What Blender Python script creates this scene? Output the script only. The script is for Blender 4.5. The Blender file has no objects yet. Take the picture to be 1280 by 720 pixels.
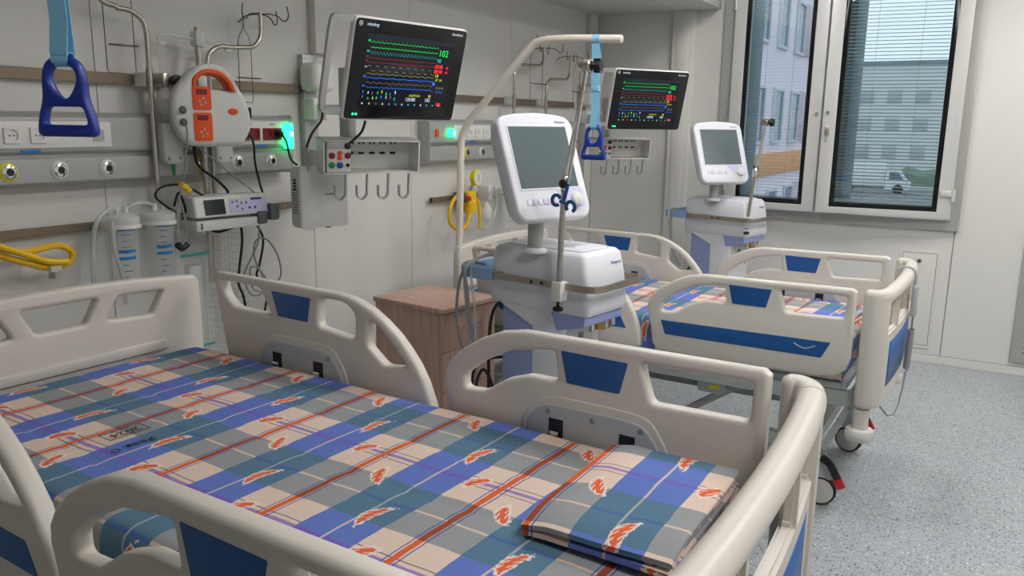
import bpy, bmesh, math, random
from mathutils import Vector, Matrix, noise

random.seed(7)
SC = bpy.context.scene
COL = SC.collection
PI = math.pi
R = math.radians

# ------------------------------------------------------------------ camera
CAM = (2.858, 0.0, 1.6)
yaw, pitch, roll = R(30.193), R(11.495), R(-0.82)
fwd = Vector((-math.sin(yaw) * math.cos(pitch), math.cos(yaw) * math.cos(pitch), -math.sin(pitch)))
rgt = Vector((math.cos(yaw), math.sin(yaw), 0))
dwn = fwd.cross(rgt)
r2 = rgt * math.cos(roll) + dwn * math.sin(roll)
d2 = -rgt * math.sin(roll) + dwn * math.cos(roll)
cam = bpy.data.cameras.new('camera')
cam.sensor_width = 36.0
cam.lens = 36.0 * 1015.66 / 1280.0
cam.clip_start = 0.05
cam.clip_end = 500
camo = bpy.data.objects.new('camera', cam)
COL.objects.link(camo)
camo.matrix_world = Matrix(((r2.x, -d2.x, -fwd.x, CAM[0]), (r2.y, -d2.y, -fwd.y, CAM[1]), (r2.z, -d2.z, -fwd.z, CAM[2]), (0, 0, 0, 1)))
SC.camera = camo

# ------------------------------------------------------------------ world, exposure
world = bpy.data.worlds.new('overcast_sky')
SC.world = world
world.use_nodes = True
bg = world.node_tree.nodes['Background']
bg.inputs[0].default_value = (0.80, 0.87, 0.95, 1)
bg.inputs[1].default_value = 1.25
SC.view_settings.view_transform = 'Standard'
SC.view_settings.look = 'None'
SC.view_settings.gamma = 1.0
SC.view_settings.use_curve_mapping = False
SC.view_settings.exposure = 0.12

# ceiling luminaires: (x, y, power scale)
LAMPS = [(3.55, 0.9, 1.0), (3.55, 3.1, 1.0), (3.55, 5.1, 1.0), (1.75, 2.9, 0.6), (1.75, 5.0, 0.6)]
LAMP_STRENGTH = 30.0

YW = 6.181      # window wall
ZC = 2.90       # ceiling
ZB = 2.443      # underside of the bulkhead above the bed heads
XR = 5.3        # far right wall
YN = -2.3       # wall behind the camera

# ------------------------------------------------------------------ node helper
class X:
    """tiny expression wrapper for shader math nodes"""
    nt = None
    def __init__(s, v): s.v = v
    @staticmethod
    def m(op, *a):
        n = X.nt.nodes.new('ShaderNodeMath'); n.operation = op
        for i, q in enumerate(a):
            q = q.v if isinstance(q, X) else q
            if isinstance(q, (int, float)): n.inputs[i].default_value = q
            else: X.nt.links.new(q, n.inputs[i])
        return X(n.outputs[0])
    def __add__(s, o): return X.m('ADD', s, o)
    def __sub__(s, o): return X.m('SUBTRACT', s, o)
    def __rsub__(s, o): return X.m('SUBTRACT', o, s)
    def __mul__(s, o): return X.m('MULTIPLY', s, o)
    def __truediv__(s, o): return X.m('DIVIDE', s, o)
    def lt(s, o): return X.m('LESS_THAN', s, o)
    def gt(s, o): return X.m('GREATER_THAN', s, o)
    def abs(s): return X.m('ABSOLUTE', s)
    def mod(s, p): return X.m('FLOORED_MODULO', s, p)
    def band(s, a, b): return s.gt(a) * s.lt(b)

def mixc(fac, a, b):
    n = X.nt.nodes.new('ShaderNodeMix'); n.data_type = 'RGBA'
    for sock, q in ((n.inputs[0], fac), (n.inputs[6], a), (n.inputs[7], b)):
        q = q.v if isinstance(q, X) else q
        if isinstance(q, (int, float)): sock.default_value = q
        elif isinstance(q, tuple): sock.default_value = (*q, 1) if len(q) == 3 else q
        else: X.nt.links.new(q, sock)
    return X(n.outputs[2])

def srgb(r, g, b):
    f = lambda c: (c / 255 / 12.92) if c / 255 <= 0.04045 else ((c / 255 + 0.055) / 1.055) ** 2.4
    return (f(r), f(g), f(b))

MATS = {}
def mat(name, color, rough=0.5, metal=0.0, spec=0.5, trans=0.0, emit=None, es=0.0, alpha=1.0, var=0.0, vscale=8.0, bump=0.0, bscale=200.0, coat=0.0, ior=None):
    m = bpy.data.materials.new(name); m.use_nodes = True
    nt = m.node_tree; b = nt.nodes['Principled BSDF']
    b.inputs['Base Color'].default_value = (*color, 1)
    b.inputs['Roughness'].default_value = rough
    b.inputs['Metallic'].default_value = metal
    b.inputs['Specular IOR Level'].default_value = spec
    b.inputs['Transmission Weight'].default_value = trans
    b.inputs['Alpha'].default_value = alpha
    b.inputs['Coat Weight'].default_value = coat
    if ior: b.inputs['IOR'].default_value = ior
    if emit:
        b.inputs['Emission Color'].default_value = (*emit, 1)
        b.inputs['Emission Strength'].default_value = es
    tc = nt.nodes.new('ShaderNodeTexCoord')
    if var:
        X.nt = nt
        n = nt.nodes.new('ShaderNodeTexNoise'); n.inputs['Scale'].default_value = vscale; n.inputs['Detail'].default_value = 4
        nt.links.new(tc.outputs['Object'], n.inputs['Vector'])
        c = mixc(X(n.outputs[0]), tuple(q * (1 - var) for q in color), tuple(min(1, q * (1 + var)) for q in color))
        nt.links.new(c.v, b.inputs['Base Color'])
    if bump:
        n2 = nt.nodes.new('ShaderNodeTexNoise'); n2.inputs['Scale'].default_value = bscale; n2.inputs['Detail'].default_value = 3
        nt.links.new(tc.outputs['Object'], n2.inputs['Vector'])
        bp = nt.nodes.new('ShaderNodeBump'); bp.inputs['Strength'].default_value = bump; bp.inputs['Distance'].default_value = 0.002
        nt.links.new(n2.outputs[0], bp.inputs['Height']); nt.links.new(bp.outputs[0], b.inputs['Normal'])
    MATS[name] = m
    return m

mat('wall', srgb(217, 215, 210), 0.38, var=0.025, vscale=1.3)
mat('wall_joint', srgb(150, 147, 140), 0.7)
mat('ceiling', srgb(212, 212, 208), 0.7, var=0.02, vscale=2)
mat('bed_plastic', srgb(210, 204, 194), 0.42, var=0.02, vscale=5, bump=0.05, bscale=400)
mat('bed_grey', srgb(176, 180, 182), 0.42, var=0.02)
mat('bed_metal', srgb(176, 181, 176), 0.4, var=0.04, vscale=6)
mat('blue', srgb(20, 84, 150), 0.4, var=0.03)
mat('blue_deep', srgb(22, 50, 150), 0.35, var=0.04)
mat('strap', srgb(138, 198, 230), 0.85, var=0.06, vscale=40, bump=0.3, bscale=500)
mat('vent_white', srgb(224, 225, 232), 0.36, var=0.012)
mat('vent_lav', srgb(150, 162, 208), 0.4, var=0.02)
mat('vent_lilac', srgb(205, 203, 232), 0.4)
mat('handle_blue', srgb(140, 172, 215), 0.4)
mat('white', srgb(222, 221, 216), 0.42, var=0.015)
mat('cream_tube', srgb(226, 217, 205), 0.4)
mat('alu', srgb(182, 183, 183), 0.42, 0.55, var=0.03)
mat('unit_grey', srgb(172, 172, 170), 0.45, 0.25, var=0.03)
mat('frame_alu', srgb(182, 182, 178), 0.42, 0.3, var=0.03)
mat('sash_alu', srgb(205, 204, 200), 0.4, 0.15, var=0.02)
mat('steel', srgb(176, 167, 153), 0.36, 0.9, var=0.06, vscale=12)
mat('rail_steel', srgb(134, 119, 104), 0.5, 0.6, var=0.06, vscale=12)
mat('steel_pole', srgb(190, 184, 174), 0.3, 1.0, var=0.05)
mat('chrome', srgb(228, 228, 228), 0.14, 1.0)
mat('wire', srgb(95, 92, 88), 0.35, 0.8)
mat('black', srgb(22, 22, 24), 0.45)
mat('black_rubber', srgb(28, 28, 30), 0.75)
mat('black_gloss', srgb(12, 13, 16), 0.12)
mat('grey_dark', srgb(92, 96, 102), 0.5)
mat('grey_cable', srgb(140, 142, 145), 0.5)
mat('clear_hose', srgb(205, 208, 205), 0.25, alpha=0.55)
mat('clear', srgb(225, 232, 232), 0.08, alpha=0.14, spec=0.7)
mat('clear_film', srgb(225, 235, 232), 0.15, alpha=0.14)
mat('frosted', srgb(232, 233, 231), 0.3, alpha=0.6)
mat('yellow', srgb(238, 190, 15), 0.4)
mat('yellow_bright', srgb(235, 220, 30), 0.4)
mat('orange', srgb(238, 84, 28), 0.4)
mat('red', srgb(205, 30, 35), 0.4)
mat('dark_red', srgb(130, 20, 35), 0.4)
mat('green', srgb(20, 140, 70), 0.4)
mat('teal', srgb(40, 160, 150), 0.5)
mat('brass', srgb(205, 160, 80), 0.3, 0.9)
mat('screen_grey', srgb(96, 108, 112), 0.16, var=0.02, vscale=3)
mat('screen_dark', srgb(50, 55, 58), 0.2)
mat('screen_black', srgb(8, 10, 14), 0.12, emit=srgb(12, 18, 28), es=0.6)
mat('green_lamp', srgb(40, 220, 120), 0.3, emit=srgb(30, 255, 130), es=5.0)
mat('white_lamp', (1, 1, 1), 0.3, emit=(0.75, 1, 0.88), es=9)
mat('sticker_blue', srgb(25, 120, 190), 0.5)
mat('caster_white', srgb(205, 203, 198), 0.5)
mat('text_black', srgb(25, 25, 30), 0.6)
mat('text_blue', srgb(40, 60, 140), 0.6)
mat('text_red', srgb(190, 60, 60), 0.6)
mat('lamp_glow', (1, 1, 1), 0.5, emit=(1.0, 0.985, 0.965), es=LAMP_STRENGTH)
mat('lamp_glow_dim', (1, 1, 1), 0.5, emit=(1.0, 0.985, 0.965), es=LAMP_STRENGTH * 0.6)
for nm, c in (('tr_green', (20, 235, 80)), ('tr_teal', (20, 190, 175)), ('tr_red', (210, 25, 45)), ('tr_yellow', (210, 215, 40)), ('tr_olive', (140, 145, 95)),
              ('tr_blue', (25, 105, 230)), ('tr_brown', (120, 90, 75)), ('tr_white', (200, 215, 235)), ('tr_dkred', (130, 20, 35)), ('tr_navy', (14, 22, 38))):
    mat(nm, srgb(*c), 0.4, emit=srgb(*c), es=0.45)

def floor_mat():
    m = bpy.data.materials.new('floor_vinyl'); m.use_nodes = True
    nt = m.node_tree; X.nt = nt; b = nt.nodes['Principled BSDF']
    tc = nt.nodes.new('ShaderNodeTexCoord')
    def vor(scale, dist):
        v = nt.nodes.new('ShaderNodeTexVoronoi'); v.inputs['Scale'].default_value = scale
        nt.links.new(tc.outputs['Object'], v.inputs['Vector'])
        return v
    base = nt.nodes.new('ShaderNodeTexNoise'); base.inputs['Scale'].default_value = 55; base.inputs['Detail'].default_value = 5
    nt.links.new(tc.outputs['Object'], base.inputs['Vector'])
    c = mixc(X(base.outputs[0]), srgb(150, 155, 160), srgb(182, 186, 189))
    for sc, thr, col in ((95, 0.22, srgb(128, 134, 142)), (70, 0.16, srgb(88, 92, 98)), (60, 0.12, srgb(220, 222, 222))):
        v = vor(sc, 0)
        sep = nt.nodes.new('ShaderNodeSeparateColor'); nt.links.new(v.outputs['Color'], sep.inputs[0])
        msk = X(v.outputs['Distance']).lt(thr * 2) * X(sep.outputs[0]).gt(0.62)
        c = mixc(msk * 0.85, c, col)
    nt.links.new(c.v, b.inputs['Base Color'])
    b.inputs['Roughness'].default_value = 0.42
    MATS['floor'] = m
floor_mat()

def wood_mat():
    m = bpy.data.materials.new('wood_laminate'); m.use_nodes = True
    nt = m.node_tree; X.nt = nt; b = nt.nodes['Principled BSDF']
    tc = nt.nodes.new('ShaderNodeTexCoord'); mp = nt.nodes.new('ShaderNodeMapping')
    mp.inputs['Scale'].default_value = (26, 26, 1.6)
    nt.links.new(tc.outputs['Object'], mp.inputs[0])
    n = nt.nodes.new('ShaderNodeTexNoise'); n.inputs['Scale'].default_value = 2.0; n.inputs['Detail'].default_value = 6; n.inputs['Roughness'].default_value = 0.65
    nt.links.new(mp.outputs[0], n.inputs['Vector'])
    rp = nt.nodes.new('ShaderNodeMapRange'); rp.inputs[1].default_value = 0.3; rp.inputs[2].default_value = 0.7
    nt.links.new(n.outputs[0], rp.inputs[0])
    c = mixc(X(rp.outputs[0]), srgb(176, 141, 126), srgb(206, 174, 158))
    nt.links.new(c.v, b.inputs['Base Color']); b.inputs['Roughness'].default_value = 0.5
    MATS['wood'] = m
wood_mat()

def plaid_mat():
    m = bpy.data.materials.new('plaid_cotton'); m.use_nodes = True
    nt = m.node_tree; X.nt = nt; b = nt.nodes['Principled BSDF']
    uv = nt.nodes.new('ShaderNodeUVMap'); uv.uv_map = 'UVMap'
    nz = nt.nodes.new('ShaderNodeTexNoise'); nz.inputs['Scale'].default_value = 9; nz.inputs['Detail'].default_value = 2
    nt.links.new(uv.outputs[0], nz.inputs['Vector'])
    sp = nt.nodes.new('ShaderNodeSeparateXYZ'); nt.links.new(uv.outputs[0], sp.inputs[0])
    wob = (X(nz.outputs[0]) - 0.5) * 0.010
    u = X(sp.outputs[0]) + wob; v = X(sp.outputs[1]) + wob
    PU, PV = 0.32, 0.354
    uu = (u + (0.345 + PU / 2)).mod(PU) - PU / 2
    vv = (v + (0.251 + PV / 2)).mod(PV) - PV / 2
    au, av = uu.abs(), vv.abs()
    blue = au.gt(0.0895); grey = av.gt(0.092)
    c = mixc(blue, srgb(226, 203, 187), srgb(100, 123, 196))
    c2 = mixc(blue, srgb(152, 154, 156), srgb(88, 122, 146))
    c = mixc(grey, c, c2)
    # stripes across the width
    c = mixc(av.band(0.017, 0.0205) * (1 - blue) * 0.8, c, srgb(92, 92, 110))
    c = mixc(av.lt(0.006) * 0.75, c, srgb(128, 92, 190))
    c = mixc((av - PV / 2).abs().lt(0.0035) * (1 - blue) * 0.9, c, srgb(222, 196, 172))
    c = mixc((av - PV / 2).abs().lt(0.0045) * blue * 0.5, c, srgb(60, 88, 180))
    # stripes along
    c = mixc(au.band(0.0120, 0.0150), c, srgb(78, 90, 168))
    c = mixc(au.lt(0.0072), c, mixc(grey, srgb(222, 104, 58), srgb(158, 74, 48)).v)
    c = mixc((au - PU / 2).abs().lt(0.0028) * 0.9, c, mixc(grey, srgb(214, 196, 186), srgb(170, 176, 178)).v)
    # feather motifs, three to a repeat
    fn = nt.nodes.new('ShaderNodeTexNoise'); fn.inputs['Scale'].default_value = 130; fn.inputs['Detail'].default_value = 2
    nt.links.new(uv.outputs[0], fn.inputs['Vector'])
    fz = X(fn.outputs[0]) - 0.5
    for (fu, fv, ang, la, lb) in ((0.255, 0.0, 62, 0.033, 0.018), (0.062, 0.260, 118, 0.037, 0.015), (0.172, 0.118, 82, 0.046, 0.0135)):
        a = (u + (0.345 - fu + PU / 2)).mod(PU) - PU / 2
        q = (v + (0.251 - fv + PV / 2)).mod(PV) - PV / 2
        ca, sa = math.cos(R(ang)), math.sin(R(ang))
        p = a * ca + q * sa; t = q * ca - a * sa
        t = t + p * p * 6.0
        pn, tn = p / la, t / lb
        d = pn * pn + tn * tn
        c = mixc((d + fz * 2.6).lt(1.15) * 0.85, c, srgb(240, 226, 216))
        comb = ((p * 0.5 + t * 1.1) * 640.0 + fz * 3.0)
        strp = X.m('SINE', comb).gt(-0.35)
        c = mixc((d + fz * 0.8).lt(0.72) * X.m('MAXIMUM', strp, tn.abs().lt(0.3)), c, srgb(228, 104, 62))
    # weave
    wv = nt.nodes.new('ShaderNodeTexNoise'); wv.inputs['Scale'].default_value = 260
    nt.links.new(uv.outputs[0], wv.inputs['Vector'])
    c = mixc(X(wv.outputs[0]) * 0.10, c, srgb(70, 70, 80))
    nt.links.new(c.v, b.inputs['Base Color'])
    b.inputs['Roughness'].default_value = 0.9
    b.inputs['Specular IOR Level'].default_value = 0.2
    bp = nt.nodes.new('ShaderNodeBump'); bp.inputs['Strength'].default_value = 0.15; bp.inputs['Distance'].default_value = 0.001
    nt.links.new(wv.outputs[0], bp.inputs['Height']); nt.links.new(bp.outputs[0], b.inputs['Normal'])
    MATS['plaid'] = m
plaid_mat()

# ------------------------------------------------------------------ object helpers
def link(o, parent=None):
    COL.objects.link(o)
    if parent is not None: o.parent = parent
    return o

def mobj(name, me, m, parent=None):
    o = bpy.data.objects.new(name, me)
    if not me.materials: me.materials.append(MATS[m] if isinstance(m, str) else m)
    return link(o, parent)

def tag(o, label, cat, group=None):
    o['label'] = label; o['category'] = cat
    if group: o['group'] = group
    return o

def struct(o, label=None):
    o['kind'] = 'structure'
    if label: o['label'] = label
    return o

def thing(name, label, cat, loc=(0, 0, 0), rz=0.0, group=None):
    o = bpy.data.objects.new(name, None)
    o.empty_display_size = 0.05
    o.location = loc; o.rotation_euler = (0, 0, rz)
    link(o)
    return tag(o, label, cat, group)

def recenter(t, local):
    """move a thing's root to the given local point, parts staying where they are"""
    local = Vector(local)
    t.location = Vector(t.location) + Matrix.Rotation(t.rotation_euler.z, 3, 'Z') @ local
    for ch in t.children: ch.location = Vector(ch.location) - local

def crom(pts, n=6, closed=False):
    pts = [Vector(p) for p in pts]
    if len(pts) < 3: return pts
    out = []
    N = len(pts)
    rng = range(N) if closed else range(N - 1)
    for i in rng:
        if closed: p0, p1, p2, p3 = pts[(i - 1) % N], pts[i], pts[(i + 1) % N], pts[(i + 2) % N]
        else: p0, p1, p2, p3 = pts[max(i - 1, 0)], pts[i], pts[i + 1], pts[min(i + 2, N - 1)]
        for k in range(n):
            t = k / n
            out.append(0.5 * ((2 * p1) + (p2 - p0) * t + (2 * p0 - 5 * p1 + 4 * p2 - p3) * t * t + (3 * p1 - p0 - 3 * p2 + p3) * t ** 3))
    if not closed: out.append(pts[-1])
    return out

def rpoly(pts, r, n=4):
    """round the corners of a 2D polygon; r may be a list"""
    out = []
    N = len(pts)
    for i in range(N):
        p = Vector(pts[i][:2]); a = Vector(pts[i - 1][:2]) - p; b = Vector(pts[(i + 1) % N][:2]) - p
        rr = r[i] if isinstance(r, (list, tuple)) else r
        la, lb = a.length, b.length
        if rr < 1e-6 or la < 1e-6 or lb < 1e-6: out.append(tuple(p)); continue
        d = min(rr, la * 0.48, lb * 0.48)
        pa, pb = p + a / la * d, p + b / lb * d
        for k in range(n + 1):
            t = k / n
            q = pa * (1 - t) ** 2 + p * 2 * t * (1 - t) + pb * t * t
            out.append((q.x, q.y))
    return out

class MB:
    def __init__(s): s.bm = bmesh.new()
    def box(s, x0, x1, y0, y1, z0, z1, bev=0.0, seg=2, M=None):
        bm = s.bm
        vs = [bm.verts.new((x, y, z)) for x in (x0, x1) for y in (y0, y1) for z in (z0, z1)]
        fs = [(0, 1, 3, 2), (4, 6, 7, 5), (0, 4, 5, 1), (2, 3, 7, 6), (0, 2, 6, 4), (1, 5, 7, 3)]
        faces = [bm.faces.new([vs[i] for i in f]) for f in fs]
        if bev > 0:
            edges = list({e for f in faces for e in f.edges})
            rr = bmesh.ops.bevel(bm, geom=edges, offset=bev, segments=seg, affect='EDGES', profile=0.5)
            vs = list({v for f in rr['faces'] for v in f.verts} | {v for v in vs if v.is_valid})
        if M is not None: bmesh.ops.transform(bm, matrix=M, verts=[v for v in vs if v.is_valid])
        return s
    def tube(s, pts, r, seg=8, closed=False, flat=None, caps=True, up=None):
        """r: radius or list; flat=(w,h): rectangular bar section"""
        pts = [Vector(p) for p in pts]; N = len(pts)
        T = []
        for i in range(N):
            a = pts[(i - 1) % N] if (closed or i > 0) else pts[i]
            b = pts[(i + 1) % N] if (closed or i < N - 1) else pts[i]
            t = (b - a); T.append(t.normalized() if t.length > 1e-9 else Vector((0, 0, 1)))
        if up is not None: nrm = (Vector(up) - T[0] * T[0].dot(Vector(up))).normalized()
        else:
            nrm = T[0].orthogonal().normalized()
        rings = []
        prev = T[0]
        for i in range(N):
            if i:
                q = prev.rotation_difference(T[i]); nrm = q @ nrm
                if up is not None:
                    w = Vector(up) - T[i] * T[i].dot(Vector(up))
                    if w.length > 1e-3: nrm = w.normalized()
                prev = T[i]
            bn = T[i].cross(nrm).normalized()
            rr = r[i] if isinstance(r, (list, tuple)) else r
            ring = []
            if flat:
                w, h = flat
                for a, b in ((-1, -1), (1, -1), (1, 1), (-1, 1)): ring.append(s.bm.verts.new(pts[i] + bn * a * w / 2 + nrm * b * h / 2))
            else:
                for k in range(seg):
                    a = 2 * PI * k / seg
                    ring.append(s.bm.verts.new(pts[i] + (nrm * math.cos(a) + bn * math.sin(a)) * rr))
            rings.append(ring)
        n = len(rings[0])
        rng = range(N) if closed else range(N - 1)
        for i in rng:
            A, B = rings[i], rings[(i + 1) % N]
            for k in range(n): s.bm.faces.new((A[k], A[(k + 1) % n], B[(k + 1) % n], B[k]))
        if not closed and caps:
            s.bm.faces.new(list(reversed(rings[0]))); s.bm.faces.new(rings[-1])
        return s
    def cyl(s, p0, p1, r, seg=16): return s.tube([p0, p1], r, seg)
    def lathe(s, prof, c=(0, 0, 0), axis='z', seg=24, caps=True):
        c = Vector(c); rings = []
        ax = {'x': (Vector((0, 1, 0)), Vector((0, 0, 1)), Vector((1, 0, 0))), 'y': (Vector((0, 0, 1)), Vector((1, 0, 0)), Vector((0, 1, 0))), 'z': (Vector((1, 0, 0)), Vector((0, 1, 0)), Vector((0, 0, 1)))}[axis]
        for r, h in prof:
            rings.append([s.bm.verts.new(c + (ax[0] * math.cos(2 * PI * k / seg) + ax[1] * math.sin(2 * PI * k / seg)) * max(r, 1e-5) + ax[2] * h) for k in range(seg)])
        for A, B in zip(rings, rings[1:]):
            for k in range(seg): s.bm.faces.new((A[k], A[(k + 1) % seg], B[(k + 1) % seg], B[k]))
        if caps:
            s.bm.faces.new(list(reversed(rings[0]))); s.bm.faces.new(rings[-1])
        return s
    def loft(s, rings):
        """rings: list of equal-length vertex lists, capped"""
        vs = [[s.bm.verts.new(p) for p in ring] for ring in rings]
        n = len(vs[0])
        for A, B in zip(vs, vs[1:]):
            for k in range(n): s.bm.faces.new((A[k], A[(k + 1) % n], B[(k + 1) % n], B[k]))
        s.bm.faces.new(list(reversed(vs[0]))); s.bm.faces.new(vs[-1])
        return s
    def prism(s, poly, h0, h1, plane='xz'):
        f = {'xz': lambda a, b, h: (a, h, b), 'yz': lambda a, b, h: (h, a, b), 'xy': lambda a, b, h: (a, b, h)}[plane]
        A = [s.bm.verts.new(f(a, b, h0)) for a, b in poly]; B = [s.bm.verts.new(f(a, b, h1)) for a, b in poly]
        n = len(A)
        for k in range(n): s.bm.faces.new((A[k], A[(k + 1) % n], B[(k + 1) % n], B[k]))
        s.bm.faces.new(list(reversed(A))); s.bm.faces.new(B)
        return s
    def done(s, name, m, parent=None, M=None, smooth=35):
        bmesh.ops.recalc_face_normals(s.bm, faces=s.bm.faces[:])
        if M is not None: s.bm.transform(M)
        me = bpy.data.meshes.new(name); s.bm.to_mesh(me); s.bm.free()
        if smooth:
            me.shade_smooth(); me.set_sharp_from_angle(angle=R(smooth))
        return mobj(name, me, m, parent)

AXES = {'xy': Matrix.Identity(4), 'xz': Matrix.Rotation(PI / 2, 4, 'X'), 'yz': Matrix(((0, 0, 1, 0), (1, 0, 0, 0), (0, 1, 0, 0), (0, 0, 0, 1)))}

def panel_mesh(name, loops, thick, bev, plane='xz', M=None, bres=2):
    """plate with holes and rounded edges from closed 2D loops"""
    cu = bpy.data.curves.new(name, 'CURVE'); cu.dimensions = '2D'; cu.fill_mode = 'BOTH'
    for lp in loops:
        sp = cu.splines.new('POLY'); sp.points.add(len(lp) - 1)
        for p, q in zip(sp.points, lp): p.co = (q[0], q[1], 0, 1)
        sp.use_cyclic_u = True
    cu.extrude = max(thick / 2 - bev, 0.0); cu.bevel_depth = bev; cu.bevel_resolution = bres; cu.offset = -bev
    tmp = bpy.data.objects.new('tmp', cu)
    me = bpy.data.meshes.new_from_object(tmp)
    bpy.data.objects.remove(tmp); bpy.data.curves.remove(cu)
    me.name = name
    bm = bmesh.new(); bm.from_mesh(me)
    bmesh.ops.remove_doubles(bm, verts=bm.verts[:], dist=1e-5)
    bmesh.ops.recalc_face_normals(bm, faces=bm.faces[:])
    bm.transform(AXES[plane])
    if M is not None: bm.transform(M)
    bm.to_mesh(me); bm.free()
    me.materials.clear()
    me.shade_smooth(); me.set_sharp_from_angle(angle=R(38))
    return me

def panel(name, loops, thick, bev, m, parent=None, plane='xz', M=None):
    return mobj(name, panel_mesh(name, loops, thick, bev, plane, M), m, parent)

def frameM(c, right, up):
    right = Vector(right).normalized(); up = Vector(up); n = right.cross(up).normalized(); up = n.cross(right)
    return Matrix(((right.x, up.x, n.x, c[0]), (right.y, up.y, n.y, c[1]), (right.z, up.z, n.z, c[2]), (0, 0, 0, 1)))

def aimM(c, yaw, tilt):
    """panel frame: local x right, y up, z out of the face"""
    n = Vector((math.cos(yaw) * math.cos(tilt), math.sin(yaw) * math.cos(tilt), math.sin(tilt)))
    r = Vector((-math.sin(yaw), math.cos(yaw), 0)); u = n.cross(r)
    return frameM(c, r, u)

def text(name, s, size, M, m, parent=None, align='CENTER', ext=0.0003):
    cu = bpy.data.curves.new(name, 'FONT'); cu.body = s; cu.size = size; cu.align_x = align; cu.align_y = 'CENTER'; cu.extrude = ext; cu.resolution_u = 2
    tmp = bpy.data.objects.new('tmp', cu)
    me = bpy.data.meshes.new_from_object(tmp)
    bpy.data.objects.remove(tmp); bpy.data.curves.remove(cu)
    me.name = name; me.transform(M); me.materials.clear()
    return mobj(name, me, m, parent)

FX = lambda x, y, z: frameM((x, y, z), (0, 1, 0), (0, 0, 1))          # face towards +x (head wall)
FY = lambda x, y, z: frameM((x, y, z), (1, 0, 0), (0, 0, 1))          # face towards -y (window wall)
rect = lambda x0, x1, y0, y1: [(x0, y0), (x1, y0), (x1, y1), (x0, y1)]

# ================================================================== the setting
def room():
    o = MB().box(0 - .15, XR + .1, YN - .1, YW + .1, -0.12, 0.0).done('floor', 'floor', smooth=0); struct(o)
    o = MB().box(0 - .15, XR + .1, YN - .1, YW + .1, ZC + .004, ZC + 0.12).done('ceiling', 'ceiling', smooth=0); struct(o)
    wl = MB().box(-0.15, -0.006, YN - .1, YW + .1, 0.0, ZC).done('wall_left', 'wall_joint', smooth=0); struct(wl)
    ys = [YN, -0.4, 0.75, 1.87, 2.96, 3.75, 4.86, YW]
    for a, b in zip(ys, ys[1:]):
        MB().box(-0.0058, 0.0, a + .0015, b - .0015, 0.06, ZC - .002, 0.0012, 1).done('panel', 'wall', wl)
    wx0, wx1, wz0, wz1 = 1.075, 2.703, 0.935, 2.78
    b = MB()
    b.box(0, wx0, YW + .006, YW + .22, 0, ZC); b.box(wx1, XR, YW + .006, YW + .22, 0, ZC)
    b.box(wx0, wx1, YW + .006, YW + .22, 0, wz0); b.box(wx0, wx1, YW + .006, YW + .22, wz1, ZC)
    ww = b.done('wall_window', 'wall_joint', smooth=0); struct(ww)
    for x0, x1, z0, z1 in ((0, wx0, .06, ZC - .002), (wx0, wx1 - .012, .06, wz0), (wx1 - .009, 3.93, .06, ZC - .002), (3.933, XR, .06, ZC - .002)):
        MB().box(x0 + .0015, x1 - .0015, YW, YW + .0058, z0, z1, 0.0012, 1).done('panel', 'wall', ww)
    # narrow boxing that hides the pipes beside the window
    t = MB().box(0.66, 0.83, YW - .045, YW, 0.0, ZB, 0.006).done('trim_1', 'wall'); struct(t)
    MB().box(0.70, 0.79, YW - .052, YW - .045, 0.06, ZB - .06, 0.003).done('cover_strip', 'wall', t)
    for k, y in enumerate((2.965, 6.02)):
        t = MB().box(0.0, .045, y, y + .115, 1.91, ZB, .004).done('trim_%d' % (k + 3), 'wall'); struct(t)
    # bulkhead over the bed heads
    t = MB().box(0.0, 1.011, YN, YW, ZB, ZC + .004, 0.004).done('trim_2', 'ceiling'); struct(t)
    for nm, c in (('baseboard_left', (0.0, .008, YN, YW)), ('baseboard_window', (0.0, XR, YW - .008, YW))):
        t = MB().box(c[0], c[1], c[2], c[3], 0.0, 0.058, 0.002, 1).done(nm, 'wall'); struct(t)
    o = MB().box(XR, XR + .1, YN, YW, 0, ZC).done('wall_right', 'wall', smooth=0); struct(o)
    o = MB().box(0, XR, YN - .1, YN, 0, ZC).done('wall_near', 'wall', smooth=0); struct(o)

def ceiling_lamps():
    for i, (x, y, p) in enumerate(LAMPS):
        t = thing('ceiling_light', 'flat white luminaire in the ceiling ' + ('over the aisle ' if p > .8 else 'over the beds ') + ('beside the raised bed' if y < 1.5 else 'nearest the window' if y > 4.5 else 'midway along the room'), 'ceiling light', (x, y, ZC), 0, 'ceiling luminaires over the ' + ('aisle' if p > .8 else 'beds'))
        panel('frame', [rect(-.3, .3, -.3, .3), rect(-.275, .275, -.275, .275)], 0.012, 0.002, 'white', t, 'xy', Matrix.Translation((0, 0, -.003)))
        MB().box(-.274, .274, -.274, .274, -.004, .003).done('diffuser', 'lamp_glow' if p > .8 else 'lamp_glow_dim', t, smooth=0)

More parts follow.
